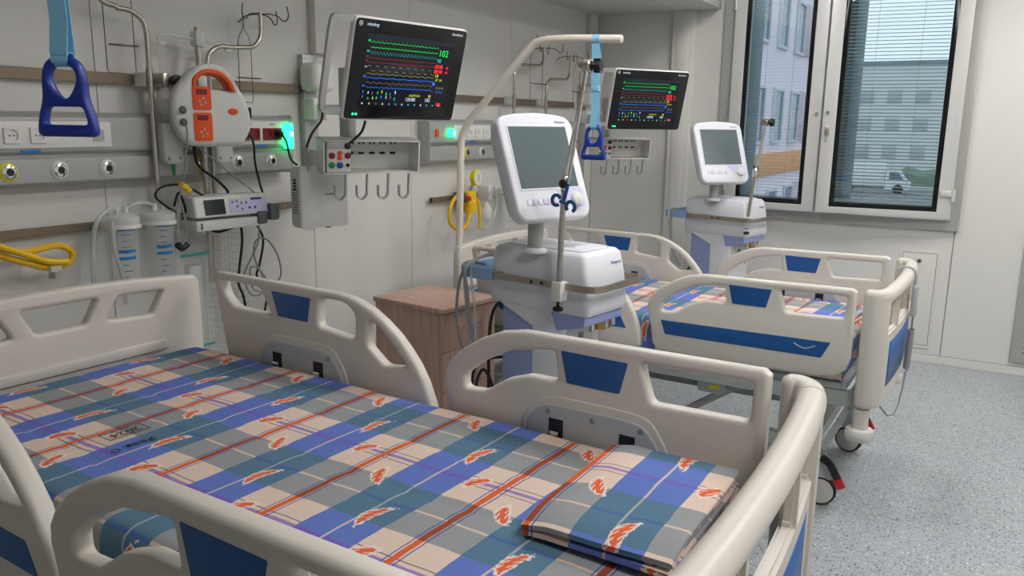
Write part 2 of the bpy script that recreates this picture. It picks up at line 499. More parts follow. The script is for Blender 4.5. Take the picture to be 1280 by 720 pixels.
def window():
    x0, x1, z0, z1 = 1.05, 2.712, 0.93, 2.79
    w = bpy.data.objects.new('window_1', panel_mesh('window_1', [rect(x0, x1, z0, z1), rect(1.135, 2.655, 1.0, z1 - .06)], 0.05, 0.003, 'xz', Matrix.Translation((0, YW - .008, 0))))
    w.data.materials.append(MATS['frame_alu']); link(w); struct(w, 'double window with grey aluminium frame and blinds between the panes')
    # outer jambs and mullion of the double facade
    for a, b in ((1.06, 1.205), (1.86, 1.95), (2.65, 2.705)):
        MB().box(a, b, YW + .03, YW + .52, 0.95, z1, 0.004).done('outer_mullion', 'ext_teal', w)
    MB().box(1.06, 2.705, YW + .03, YW + .54, 0.90, 0.945, 0.004).done('outer_sill', 'frame_alu', w)
    glass = MATS['window_glass']
    def sash(a, b, hinge_left, ang):
        """sash built around its hinge so that it can stand ajar"""
        W = b - a; zb, zt = 1.012, z1 - .045
        root = bpy.data.objects.new('sash', panel_mesh('sash', [rect(0, W, zb, zt), rect(.085, W - .085, zb + .045, zt - .06)], 0.055, 0.004, 'xz', Matrix.Translation((-W if not hinge_left else 0, -.028, 0))))
        root.data.materials.append(MATS['sash_alu']); link(root, w)
        root.location = (a if hinge_left else b, YW - .030, 0)
        root.rotation_euler = (0, 0, -ang if hinge_left else ang)
        ox = 0 if hinge_left else -W
        S = Matrix.Translation((ox, 0, 0))
        panel('gasket', [rect(.083, W - .083, zb + .043, zt - .058), rect(.116, W - .116, zb + .078, zt - .09)], 0.04, 0.002, 'black_gloss', root, 'xz', Matrix.Translation((ox, -.026, 0)))
        for yy in (-.042, .004):
            MB().box(.11, W - .11, yy, yy + .004, zb + .07, zt - .085).done('glass_pane', glass, root, M=S, smooth=0)
        tilt = R(22 if not hinge_left else 5)
        n = int((zt - zb - .20) / 0.0235)
        sl = MB().box(.119, W - .119, -.0075, .0075, -.0004, .0004).done('slat', 'slat', root, M=S @ Matrix.Rotation(tilt, 4, 'X'), smooth=0)
        sl.location = (0, -.016, zb + .10)
        for k in range(1, n):
            c = sl.copy(); COL.objects.link(c); c.parent = root; c.location = (0, -.016, zb + .10 + .0235 * k)
        MB().box(.119, W - .119, -.024, -.008, zb + .080, zb + .090, .002).done('bottom_rail', 'slat', root, M=S)
        for f in (.3, .72):
            MB().cyl((.1 + (W - .2) * f, -.016, zb + .1), (.1 + (W - .2) * f, -.016, zt - .09), .0007, 5).done('lift_cord', 'wire', root, M=S)
        return root, ox, W, zb, zt
    sl = sash(1.145, 1.803, True, R(4.5))
    sr = sash(1.807, 2.652, False, R(5.0))
    rt, ox, W, zb, zt = sr
    # lock button, key handle and hinge of the right sash; lock button of the left one
    MB().lathe([(.011, 0), (.011, .012), (.008, .016)], (0, 0, 0), 'y', 16).done('lock', 'steel', rt, M=Matrix.Translation((ox + .028, -.056, 1.70)) @ Matrix.Rotation(PI, 4, 'Z'))
    h = MB().box(ox + .018, ox + .046, -.066, -.055, 1.545, 1.61, .005).done('handle', 'steel', rt)
    MB().cyl((ox + .032, -.064, 1.555), (ox + .029, -.07, 1.50), .004, 8).done('key', 'steel', h)
    MB().lathe([(.011, 0), (.011, .012), (.008, .016)], (0, 0, 0), 'y', 16).done('lock', 'steel', sl[0], M=Matrix.Translation((sl[2] - .03, -.056, 1.69)) @ Matrix.Rotation(PI, 4, 'Z'))
    for z in (1.16, 2.45):
        h = MB().box(-.075, -.005, -.068, -.054, z, z + .04, .004).done('hinge', 'sash_alu', rt)
        MB().cyl((.002, -.062, z - .03), (.002, -.062, z + .05), .013, 12).done('hinge_pin', 'sash_alu', h)
        h = MB().cyl((0, -.050, z - .03), (0, -.050, z + .05), .010, 12).done('hinge', 'sash_alu', sl[0])

def window_mats():
    m = bpy.data.materials.new('window_glass'); m.use_nodes = True
    nt = m.node_tree; nt.nodes.remove(nt.nodes['Principled BSDF'])
    out = nt.nodes['Material Output']
    tr = nt.nodes.new('ShaderNodeBsdfTransparent'); tr.inputs[0].default_value = (0.93, 0.97, 0.97, 1)
    gl = nt.nodes.new('ShaderNodeBsdfGlossy'); gl.inputs['Roughness'].default_value = 0.02
    fr = nt.nodes.new('ShaderNodeFresnel'); fr.inputs[0].default_value = 1.45
    mx = nt.nodes.new('ShaderNodeMixShader')
    nt.links.new(fr.outputs[0], mx.inputs[0]); nt.links.new(tr.outputs[0], mx.inputs[1]); nt.links.new(gl.outputs[0], mx.inputs[2])
    nt.links.new(mx.outputs[0], out.inputs[0])
    MATS['window_glass'] = m
    mat('slat', srgb(196, 202, 206), 0.4, 0.3)
    mat('ext_lilac', srgb(236, 220, 234), 0.8, var=0.04, vscale=.6)
    mat('ext_rose', srgb(200, 176, 188), 0.8, var=0.04)
    mat('ext_orange', srgb(226, 158, 104), 0.8, var=0.05)
    mat('ext_glass', srgb(96, 106, 130), 0.15)
    mat('ext_frame', srgb(205, 205, 215), 0.6)
    mat('ext_pale', srgb(216, 219, 220), 0.8, var=0.04)
    mat('ext_teal', srgb(122, 142, 150), 0.7, var=0.05)
    mat('ext_glass_hazed', srgb(176, 184, 190), 0.3)  # far window glass, paled so the colour carries the outdoor haze
    mat('ext_green', srgb(112, 138, 118), 0.9, var=0.25, vscale=1.5)
    mat('asphalt', srgb(120, 124, 130), 0.9, var=0.08, vscale=.5)
    mat('van_white', srgb(225, 228, 232), 0.4)
window_mats()

def access_panel():
    t = thing('access_hatch', 'white wall access hatch with two round dark latches below the window', 'access hatch', (2.5, YW - .0002, 0.12))
    panel('frame', [rect(-.125, .125, -.02, .665), rect(-.108, .108, .0, .645)], .006, .0015, 'wall', t, 'xz', Matrix.Translation((0, -.003, 0)))
    MB().box(-.112, .112, -.0015, 0, -.004, .649).done('gap_shade_plate', 'grey_dark', t, smooth=0)  # dark plate behind the door, colours in the shade of the gap
    d = panel('door', [rect(-.105, .105, .003, .642)], .006, .0015, 'wall', t, 'xz', Matrix.Translation((0, -.004, 0)))
    for z in (.055, .59):
        l = MB().lathe([(.014, 0), (.014, .005), (.011, .007)], (0, 0, 0), 'y', 18).done('latch', 'grey_dark', d, M=Matrix.Translation((0, -.007, z)) @ Matrix.Rotation(PI, 4, 'Z'))
        MB().box(-.0015, .0015, -.0145, -.013, z - .008, z + .008).done('slot', 'black', l, smooth=0)

def wall_grille():
    t = thing('return_air_grille', 'grey metal air grille low on the white wall beside the hatch', 'grille', (3.40, YW, 0.09))
    panel('frame', [rect(-.30, .30, 0, .85), rect(-.235, .235, .06, .79)], .022, .003, 'unit_grey', t, 'xz', Matrix.Translation((0, -.011, 0)))
    me = None
    for k in range(22):
        if me is None:
            s = MB().box(-.235, .235, -.011, .011, -.001, .001).done('slat', 'unit_grey', t, M=Matrix.Rotation(R(-35), 4, 'X'), smooth=0); me = s.data
        else: s = mobj('slat', me, 'unit_grey', t)
        s.location = (0, -.012, .075 + k * .0325)

def outside():
    gz = -5.0
    g = MB().box(-60, 60, YW + 1.5, 220, gz - .2, gz).done('ground_outside', 'asphalt', smooth=0); struct(g)
    # hospital wing running away from the window
    X0 = -4.6
    w = thing('hospital_wing', 'lilac hospital wing with rows of tall windows and an orange band', 'building', (X0, 40, gz))
    MB().box(-12, 0, -26, 8, 0, 17).done('wall', 'ext_lilac', w, smooth=0)
    z = .2
    MB().box(-.02, .10, -26, 8, 4.75, 5.6, .01).done('band', 'ext_orange', w)
    MB().box(-12.2, .25, -26.2, 8.2, 17, 17.4, .02).done('cornice', 'ext_pale', w)
    fm = gm = None
    for fl, zz in ((0, 2.1), (1, 5.95), (2, 9.5), (3, 13.1)):
        for k in range(10):
            y = -22 + k * 3.0
            if fm is None:
                f = panel('window', [rect(-.8, .8, 0, 2.1), rect(-.68, .68, .12, 1.98), ], .16, .01, 'ext_frame', w, 'yz'); fm = f.data
                g_ = MB().box(-.03, .01, -.69, .69, .11, 1.99).done('pane', 'ext_glass', f, smooth=0); gm = g_.data
            else:
                f = mobj('window', fm, 'ext_frame', w); g_ = mobj('pane', gm, 'ext_glass', f)
            f.location = (.03, y, zz)
            if k % 3 == 0:
                MB().box(-.03, .05, .95, 1.9, .05, 2.15, .01).done('infill_panel', 'ext_rose', f)
    w2 = thing('far_block', 'pale grey far building seen through the blinds behind the white truck', 'building', (-14, 130, gz))
    MB().box(-16, 17, -6, 6, 0, 15).done('wall', 'ext_pale', w2, smooth=0)  # pale wall colour stands in for haze over the distance
    MB().box(-16.3, 17.3, -6.3, 6.3, 15, 15.5).done('cornice', 'ext_teal', w2, smooth=0)
    for k in range(9):
        for zz in (2.5, 6.2, 9.9):
            f = MB().box(-14 + k * 3.5, -12.2 + k * 3.5, -6.06, -5.9, zz, zz + 1.8, .01).done('window', 'ext_glass_hazed', w2)
    # low hedge and truck
    h = thing('hedge', 'low green hedge behind the parked white truck outside', 'hedge', (-10, 101, gz))
    b = MB()
    n = 60
    rings = []
    for i in range(n + 1):
        x = -14 + 34 * i / n
        hh = 2.2 + .5 * noise.noise(Vector((x * .7, 0, 0)))
        rings.append([(x, -.8, 0), (x, -.9 + .2 * noise.noise(Vector((x, 3, 0))), hh * .7), (x, -.3, hh), (x, .3, hh), (x, .9, hh * .7), (x, .8, 0)])
    b.loft(rings).done('foliage', 'ext_green', h)
    MB().box(-14, 20, -1.4, -1.1, 0, .35, .03).done('kerb', 'ext_pale', h)
    v = thing('box_truck', 'white box truck parked outside beyond the window', 'truck', (-7.7, 92, gz), R(4))
    MB().box(-3.4, 1.2, -1.05, 1.05, .8, 3.1, .06).done('cargo_box', 'van_white', v)
    c = MB().prism(rpoly([(1.25, .5), (3.6, .5), (3.65, 1.2), (3.2, 1.5), (2.5, 2.45), (1.25, 2.5)], .15), -1.0, 1.0, 'xz').done('cab', 'van_white', v)
    MB().prism([(1.6, 1.5), (2.95, 1.5), (2.4, 2.25), (1.6, 2.25)], -1.02, 1.02, 'xz').done('window', 'ext_glass', c)
    MB().box(-3.3, 1.3, -.8, .8, .55, .8).done('chassis', 'black', v)
    for x in (-2.2, 2.5):
        for y in (-.95, .95):
            MB().lathe([(.45, -.13), (.5, -.1), (.5, .1), (.45, .13)], (x, y, .5), 'y', 20).done('wheel', 'black_rubber', v)

room(); ceiling_lamps(); window(); access_panel(); wall_grille(); outside()

# ================================================================== beds
FR_OUT = [(.18, .80), (.183, .835), (.205, .868), (.245, .902), (.30, .936), (.36, .962), (.43, .975), (1.03, .982), (1.045, .97), (1.045, .70), (1.03, .65), (.99, .622), (.93, .612), (.30, .606), (.24, .612), (.212, .64), (.200, .72)]
FR_H1 = rpoly([(.250, .792), (.250, .830), (.306, .874), (.395, .920), (.524, .940), (.534, .864), (.45, .864), (.38, .840), (.315, .796)], .014)
FR_H2 = rpoly([(.752, .947), (1.012, .951), (1.009, .862), (.782, .856)], .014)
FR_B = [(.543, .945), (.722, .944), (.703, .866), (.562, .866)]
HR_OUT = [(-.775, .975), (-.760, .992), (-.22, .990), (-.17, .985), (-.127, .975), (-.08, .957), (-.036, .932), (.012, .898), (.051, .860), (.085, .82), (.112, .775), (.135, .72), (.152, .66), (.155, .615), (.13, .60), (-.62, .60), (-.68, .622), (-.715, .68), (-.735, .76)]
HR_H1 = rpoly([(-.742, .970), (-.552, .966), (-.502, .882), (-.676, .887), (-.722, .92)], .014)
HR_H2 = rpoly([(-.288, .967), (-.185, .967), (-.143, .938), (-.147, .861), (-.298, .878)], .020)
HR_H3 = rpoly([(-.090, .925), (-.05, .912), (.053, .812), (-.033, .801), (-.099, .850)], .016)
HR_B = [(-.494, .964), (-.322, .962), (-.337, .886), (-.468, .887)]
STRIP_F = [(.25, .752), (.968, .758), (.935, .69), (.272, .69)]
STRIP_H = [(-.62, .752), (.05, .752), (.085, .69), (-.60, .69)]

def rail(bed, kind, side, dz, ynear=.482):
    """side +1: far side of the bed, -1: near side; outer face looks along side*y"""
    yc = side * (.482 if side > 0 else ynear)
    out, holes, bl, strip = (FR_OUT, [FR_H1, FR_H2], FR_B, STRIP_F) if kind == 'foot' else (HR_OUT, [HR_H1, HR_H2, HR_H3], HR_B, STRIP_H)
    T = Matrix.Translation((0, yc, 0))
    r = panel('side_rail', [out] + holes, .040, .011, 'bed_plastic', bed, 'xz', T)
    r.location.z = dz
    panel('blue_inset', [rpoly(bl, .004)], .0425, .001, 'blue', r, 'xz', T)
    panel('blue_strip', [rpoly(strip, .006)], .004, .001, 'blue', r, 'xz', Matrix.Translation((0, yc + side * .0195, 0)))
    # smile-shaped emblem
    x0 = .868 if kind == 'foot' else -.30
    pts = [(x0 - .042 + .084 * k / 10, yc + side * .0222, .737 - .016 * math.sin(PI * k / 10)) for k in range(11)]
    MB().tube(pts, .0022, 5).done('emblem', 'bed_grey', r)
    # hinge plate with two latches on the mattress side
    a, b = (.455, .825) if kind == 'foot' else (-.55, -.185)
    yi = yc - side * .021
    pl = panel('hinge_plate', [rpoly([(a, .64), (b, .64), (b, .735), (b - .05, .80), (b - .09, .808), (a + .05, .808), (a, .765)], .04, 6)], .012, .004, 'bed_grey', r, 'xz', Matrix.Translation((0, yi - side * .003, 0)))
    panel('plate_rim', [rpoly([(a - .016, .625), (b + .016, .625), (b + .016, .74), (b - .04, .82), (b - .09, .828), (a + .05, .828), (a - .016, .775)], .045, 6)], .008, .003, 'bed_plastic', r, 'xz', Matrix.Translation((0, yi, 0)))
    for x in ((.54, .732) if kind == 'foot' else (-.468, -.288)):
        q = MB().box(x - .02, x + .02, yi - side * .0095 - .0006, yi - side * .0095 + .0006, .716, .772).done('latch', 'black', r, smooth=0)
        MB().cyl((x - .012, yi - side * .014, .735), (x + .012, yi - side * .014, .735), .008, 10).done('latch_pin', 'chrome', r)
        MB().box(x - .009, x + .009, yi - side * .017, yi - side * .011, .66, .735, .003).done('latch_arm', 'bed_grey', r)
    for x in ((a + .06), (a + b) / 2, (b - .06)):
        MB().lathe([(.008, 0), (.006, .002)], (x, yi - side * .009, .788), 'y', 12).done('screw', 'bed_grey', r)
    # swing arms that carry the rail
    for x in ((a + .06), (b - .06)):
        MB().box(x - .025, x + .025, yc - side * .085 - .012, yc - side * .085 + .012, .50, .64, .004).done('rail_arm', 'bed_metal', bed).location.z = dz
        MB().box(x - .02, x + .02, min(yc - side * .095, yc - side * .015), max(yc - side * .095, yc - side * .015), .612, .636, .004).done('rail_bracket', 'bed_metal', bed).location.z = dz

def foot_path(skew):
    half = [(1.088, .466), (1.106, .470), (1.124, .458), (1.138, .430), (1.147, .36), (1.156, .20)]
    pts = [(a, -b) for a, b in half] + [(1.160, 0)] + half[::-1]
    P = crom([(a, b, 0) for a, b in pts], 6)
    return [Vector((p.x - skew * (p.y - .43), p.y, 0)) for p in P]

def footboard(bed, dz, skew=0.0):
    P = foot_path(skew); n = len(P)
    zs = [.50, .62, .74, .80, .83, .88, .915, .945]
    bm = bmesh.new()
    I = [i for i in range(n) if abs(P[i].y) < .45]
    V = {i: [bm.verts.new((P[i].x, P[i].y, z)) for z in zs] for i in I}
    for i in I[:-1]:
        ym = abs((P[i].y + P[i + 1].y) / 2)
        for k in range(len(zs) - 1):
            hole = (.80 <= zs[k] < .915 and not (.155 < ym < .215) and ym < .39)
            if not hole: bm.faces.new((V[i][k], V[i + 1][k], V[i + 1][k + 1], V[i][k + 1]))
    bmesh.ops.delete(bm, geom=[v for v in bm.verts if not v.link_faces], context='VERTS')
    bmesh.ops.recalc_face_normals(bm, faces=bm.faces[:])
    bmesh.ops.solidify(bm, geom=bm.faces[:], thickness=.030)
    xm = sum(v.co.x for v in bm.verts) / len(bm.verts) - sum(P[i].x for i in I) / len(I)
    bmesh.ops.translate(bm, vec=(-.015 if xm > 0 else .015, 0, 0), verts=bm.verts[:])
    bmesh.ops.recalc_face_normals(bm, faces=bm.faces[:])
    bmesh.ops.bevel(bm, geom=[e for e in bm.edges if len(e.link_faces) == 2 and e.calc_face_angle(0) > R(60)], offset=.008, segments=2, affect='EDGES')
    OFF = .015
    me = bpy.data.meshes.new('footboard'); bm.to_mesh(me); bm.free(); me.shade_smooth(); me.set_sharp_from_angle(angle=R(50))
    fb = mobj('footboard', me, 'bed_plastic', bed); fb.location.z = dz
    B = [p for p in P if abs(p.y) < .462]
    MB().tube([(p.x, p.y, .953) for p in B], .0295, 16).done('grip_bar', 'bed_plastic', fb)
    # rounded corner posts
    for s in (-1, 1):
        Q = [p for p in P if s * p.y > .405]
        if s > 0: Q = Q[::-1]
        rings = []
        def ring(p, t, w, z0, z1, r):
            nn = Vector((t.y, -t.x, 0))
            return [(p.x + nn.x * a, p.y + nn.y * a, b) for a, b in rpoly(rect(-w, w, z0, z1), r, 5)]
        t0 = (Q[1] - Q[0]).normalized()
        for bk, w, dzz in ((.016, .012, .014), (.011, .021, .006), (.0, .0275, 0)):
            rings.append(ring(Q[0] - t0 * bk, t0, w, .50 + dzz, .9835 - dzz, w * .95))
        for k in range(1, len(Q)):
            t = (Q[min(k + 1, len(Q) - 1)] - Q[k - 1]).normalized()
            rings.append(ring(Q[k], t, .0275 if k < len(Q) - 2 else .022, .50, .9835, .0268 if k < len(Q) - 2 else .021))
        MB().loft(rings).done('corner_post', 'bed_plastic', fb, smooth=55)
    # blue inset on the outer face
    Q = [Vector((1.160 - .014 * (y / .36) ** 2 - skew * (y - .43), y, 0)) for y in [-.34 + .04 * k for k in range(18)]]
    bm = bmesh.new()
    V = [[bm.verts.new((p.x + OFF + .0015, p.y, z)) for z in (.565, .66, .755)] for p in Q]
    for i in range(len(Q) - 1):
        for k in range(2): bm.faces.new((V[i][k], V[i + 1][k], V[i + 1][k + 1], V[i][k + 1]))
    bmesh.ops.recalc_face_normals(bm, faces=bm.faces[:]); bmesh.ops.solidify(bm, geom=bm.faces[:], thickness=.003)
    me = bpy.data.meshes.new('blue_inset'); bm.to_mesh(me); bm.free(); me.shade_smooth()
    mobj('blue_inset', me, 'blue', fb)
    for s in (-1, 1):
        b = MB().cyl((1.10, s * .455, .495), (1.10, s * .455, .395), .03, 18).done('bumper_post', 'bed_plastic', bed); b.location.z = dz
        MB().lathe([(.03, -.03), (.05, -.026), (.055, -.015), (.055, .012), (.05, .02), (.032, .022)], (1.10, s * .455, .39), 'z', 24).done('bumper_roller', 'caster_white', b)

def headboard(bed, dz):
    c = .015
    out = crom([(c - .475, .56, 0), (c - .475, .75, 0), (c - .47, .94, 0)], 4)
    out = [(c - .40, .50), (c - .47, .53)] + [(c - .475, .70), (c - .470, .945), (c - .455, .968)]
    top = [(c + y, .968 + .024 * (1 - (y / .455) ** 2)) for y in [-.35 + .1 * k for k in range(8)]]
    out = out + top + [(c + .455, .968), (c + .470, .945), (c + .475, .70), (c + .47, .53), (c + .40, .50)]
    hA = [(.177, .942), (.336, .936), (.292, .864), (.137, .873)]
    holes = [rpoly([(c + a, b) for a, b in hA], .012), rpoly([(c - a, b) for a, b in hA], .012), rpoly([(c - .114, .946), (c + .114, .946), (c + .074, .872), (c - .074, .872)], .012)]
    h = panel('headboard', [out] + holes, .042, .012, 'bed_plastic', bed, 'yz', Matrix.Translation((-.90, 0, 0)))
    h.location.z = dz
    MB().box(-.885, -.868, c - .40, c + .33, .742, .775, .006).done('ledge', 'bed_plastic', h)
    for s in (-1, 1):
        MB().lathe([(.03, -.03), (.05, -.026), (.055, -.015), (.055, .012), (.05, .02), (.032, .022)], (-.93, s * .44, .47), 'z', 20).done('bumper_roller', 'caster_white', bed).location.z = dz
        MB().cyl((-.93, s * .44, .47), (-.93, s * .44, .56), .02, 12).done('bumper_post', 'bed_plastic', bed).location.z = dz

def caster(bed, x, y, rz):
    T = Matrix.Translation((x, y, 0)) @ Matrix.Rotation(rz, 4, 'Z')
    w = MB().lathe([(.048, -.022), (.062, -.019), (.065, -.008), (.065, .008), (.062, .019), (.048, .022)], (0, 0, .065), 'y', 28).done('caster', 'black_rubber', bed, M=T)
    for s in (-1, 1):
        MB().lathe([(.055, 0), (.054, .004), (.03, .007), (.004, .008)], (0, 0, 0), 'y', 24).done('wheel_cover', 'caster_white', w, M=T @ Matrix.Translation((0, s * .0205, .065)) @ (Matrix.Identity(4) if s > 0 else Matrix.Rotation(PI, 4, 'Z')))
    MB().prism(rpoly([(-.03, .12), (.045, .12), (.05, .17), (-.02, .19), (-.04, .16)], .01), -.018, .018, 'xz').done('fork', 'bed_grey', w, M=T)
    MB().cyl((0.0, 0, .15), (0.0, 0, .24), .014, 12).done('stem', 'bed_metal', w, M=T)

def bed(loc, rz, dz, label, trap_y, ynear=.482, skew=0.0):
    b = thing('hospital_bed', label, 'bed', (loc[0], loc[1], 0), rz, 'hospital beds')
    for k in ('foot', 'head'):
        for s in (1, -1): rail(b, k, s, dz, ynear if k == 'foot' or ynear < .5 else ynear - .022)
    footboard(b, dz, skew); headboard(b, dz)
    def up(o): o.location.z = dz; return o
    # mattress platform: four sections and side beams
    for i, (x0, x1) in enumerate(((-.86, -.14), (-.12, .12), (.14, .52), (.54, 1.03))):
        up(MB().box(x0, x1, -.42, .42, .545, .575, .006).done('platform_section', 'bed_grey', b))
    for s in (-1, 1):
        up(MB().box(-.88, 1.07, s * .40 - .02, s * .40 + .02, .475, .543, .006).done('side_beam', 'bed_metal', b))
    for x in (-.86, .0, 1.06):
        up(MB().box(x - .022, x + .022, -.40, .40, .48, .54, .006).done('cross_beam', 'bed_metal', b))
    # chassis
    for s in (-1, 1):
        MB().box(-.86, .90, s * .30 - .025, s * .30 + .025, .215, .275, .006).done('base_beam', 'bed_metal', b)
    for x in (-.84, .88):
        MB().box(x - .03, x + .03, -.37, .37, .22, .27, .006).done('base_cross_beam', 'bed_metal', b)
    zt = .475 + dz
    for s in (-1, 1):
        for xa, xb in ((-.55, -.30), (.30, .62)):
            MB().tube([(xa, s * .22, .26), (xb, s * .25, zt + .01)], .02, flat=(.03, .055), up=(0, 1, 0)).done('lift_arm', 'bed_metal', b)
        MB().tube([(.955, s * .36, .27), (1.045, s * .385, zt)], .02, flat=(.03, .06), up=(0, 1, 0)).done('foot_leg', 'bed_metal', b)
    MB().cyl((-.5, 0, .29), (.15, 0, zt - .02), .03, 14).done('lift_motor', 'bed_grey', b)
    MB().cyl((.1, 0, zt - .05), (.40, 0, zt - .06), .016, 10).done('motor_rod', 'chrome', b)
    MB().box(.38, .50, -.34, -.22, .40, .47, .01).done('control_box', 'bed_metal', b).location.z = dz * .9
    MB().box(.44, .485, -.3425, -.3395, .425, .445, .001).done('warning_sticker', 'yellow_bright', b).location.z = dz * .9
    for x, y, a in ((.955, -.345, .12), (.955, .345, -.2), (-.80, -.345, .1), (-.80, .345, .3)):
        caster(b, x, y, a)
    # brake pedals at the foot end
    for s in (-1, 1):
        p = MB().tube(crom([(.955, s * .385, .225), (.99, s * .395, .21), (1.02, s * .40, .165), (1.045, s * .40, .12)], 4), .012, flat=(.03, .016), up=(0, 1, 0)).done('brake_pedal', 'black', b)
        MB().tube([(1.028, s * .4005, .150), (1.048, s * .4005, .114)], .013, flat=(.034, .019), up=(0, 1, 0)).done('pedal_pad', 'red', p)
    # trapeze pole behind the headboard
    xb = -.945
    z0 = 1.566 + dz; z1 = 1.985 + dz
    pts = [(xb, trap_y, .50 + dz), (xb + .02, trap_y, z0 - .10), (xb + .03, trap_y, z0 - .03), (xb + .08, trap_y, z0 + .05), (-.535, trap_y, z1 - .045), (-.49, trap_y, z1 - .012), (-.43, trap_y, z1), (-.30, trap_y, z1), (-.055, trap_y, z1 - .012)]
    dense = [Vector(pts[0])] + crom(pts[1:4], 6) + crom(pts[4:7], 6) + [Vector(pts[7]), Vector(pts[8])]
    tp = MB().tube(dense, .0185, 16).done('trapeze_pole', 'cream_tube', b)
    MB().lathe([(.0186, 0), (.0175, .006), (.010, .010)], (-.055, trap_y, z1 - .012), 'x', 16).done('end_cap', 'cream_tube', tp)
    MB().cyl((xb, trap_y, .42 + dz), (xb, trap_y, .58 + dz), .026, 14).done('pole_socket', 'bed_metal', b)
    return b

BED1 = ((1.439, 1.274), -.0496, .114)
BED2 = ((1.427, 3.877), -.0238, 0.0)
bed1 = bed(*BED1, 'raised hospital bed with stamped plaid sheet and a folded sheet at its foot, cabinet behind', -.28, .568, .055)
bed2 = bed(*BED2, 'lower hospital bed between the two ventilators, with hand control hung on its footboard', -.377)

def sheet(B, label, seed, stamp=False):
    (cx, cy), rz, dz = B
    t = thing('mattress', label, 'mattress', (cx, cy, 0.576 + dz), rz, 'mattresses in plaid sheets')
    zt = .742 - .576
    MB().box(-.845, 1.0, -.425, .425, 0.0, zt - .012, .03, 3).done('foam_core', 'white', t)
    x0, x1, hw = -.852, 1.008, .436
    drop = .135
    nx, ny = 130, 76
    S0, S1 = x0 - drop, x1 + drop
    T0, T1 = -hw - drop, hw + drop
    rad = .028
    def bend(q, lim):      # arc-length -> (pos, drop)
        a = abs(q); e = lim - rad; arc = rad * PI / 2
        if a <= e: return q, 0.0
        sg = 1 if q > 0 else -1
        if a <= e + arc:
            th = (a - e) / rad; return sg * (e + rad * math.sin(th)), rad * (1 - math.cos(th))
        return sg * lim, rad + (a - e - arc)
    bm = bmesh.new(); uvl = bm.loops.layers.uv.new('UVMap')
    mid = (x0 + x1) / 2; hl = (x1 - x0) / 2
    G = []
    for i in range(nx + 1):
        row = []
        s = S0 + (S1 - S0) * i / nx
        for j in range(ny + 1):
            q = T0 + (T1 - T0) * j / ny
            xx, dx = bend(s - mid, hl); yy, dy = bend(q, hw)
            z = zt - dx - dy if (dx == 0 or dy == 0) else zt - max(dx, dy) - .3 * min(dx, dy)
            top = 1.0 if (dx + dy) < .03 else .4
            w = noise.noise(Vector((s * 3.1 + seed, q * 2.2, 0))) * .0045 + noise.noise(Vector((s * 9 + seed, q * 3.5, 4))) * .0016
            # soft creases across the bed where the sheet was folded
            for cpos, cw in ((-.52, .012), (.02, .014), (.36, .012)):
                w -= .0035 * math.exp(-((q - cpos * .6 + .03 * math.sin(3 * s)) / cw) ** 2)
            z += w * top
            out = .004 + .010 * noise.noise(Vector((s * 5, q * 5, seed))) if (dx + dy) > .04 else .003
            row.append((bm.verts.new((xx + mid + (math.copysign(out, s - mid) if dx > .01 else 0), yy + (math.copysign(out, q) if dy > .01 else 0), z)), (s, q)))
        G.append(row)
    for i in range(nx):
        for j in range(ny):
            qd = (G[i][j], G[i + 1][j], G[i + 1][j + 1], G[i][j + 1])
            f = bm.faces.new([a[0] for a in qd])
            for lp, a in zip(f.loops, qd): lp[uvl].uv = a[1]
    bmesh.ops.recalc_face_normals(bm, faces=bm.faces[:])
    me = bpy.data.meshes.new('sheet'); bm.to_mesh(me); bm.free(); me.shade_smooth()
    sh = mobj('sheet', me, 'plaid', t)
    if stamp:
        up = frameM((-.292, -.165, zt + .0055), (0, -1, 0), (1, 0, 0))
        text('stamp_year', '2024', .038, up, 'text_black', sh)
        text('stamp_small', 'ГУО  УЗ', .012, frameM((-.318, -.165, zt + .0055), (0, -1, 0), (1, 0, 0)), 'text_black', sh)
        panel('stamp_box', [rect(-.052, .052, -.026, .026), rect(-.050, .050, -.024, .024)], .0006, .0001, 'text_black', sh, 'xy', frameM((-.295, -.165, zt + .0055), (0, -1, 0), (1, 0, 0)))
        text('stamp_ward', 'Реан. О', .030, frameM((-.207, -.20, zt + .0055), (0, -1, 0), (1, 0, 0)), 'text_black', sh)
    return t

sheet(BED1, 'mattress in plaid feather-print sheet with a black date stamp', 1.3, True)
sheet(BED2, 'mattress in plaid feather-print sheet on the bed between the ventilators', 6.1)

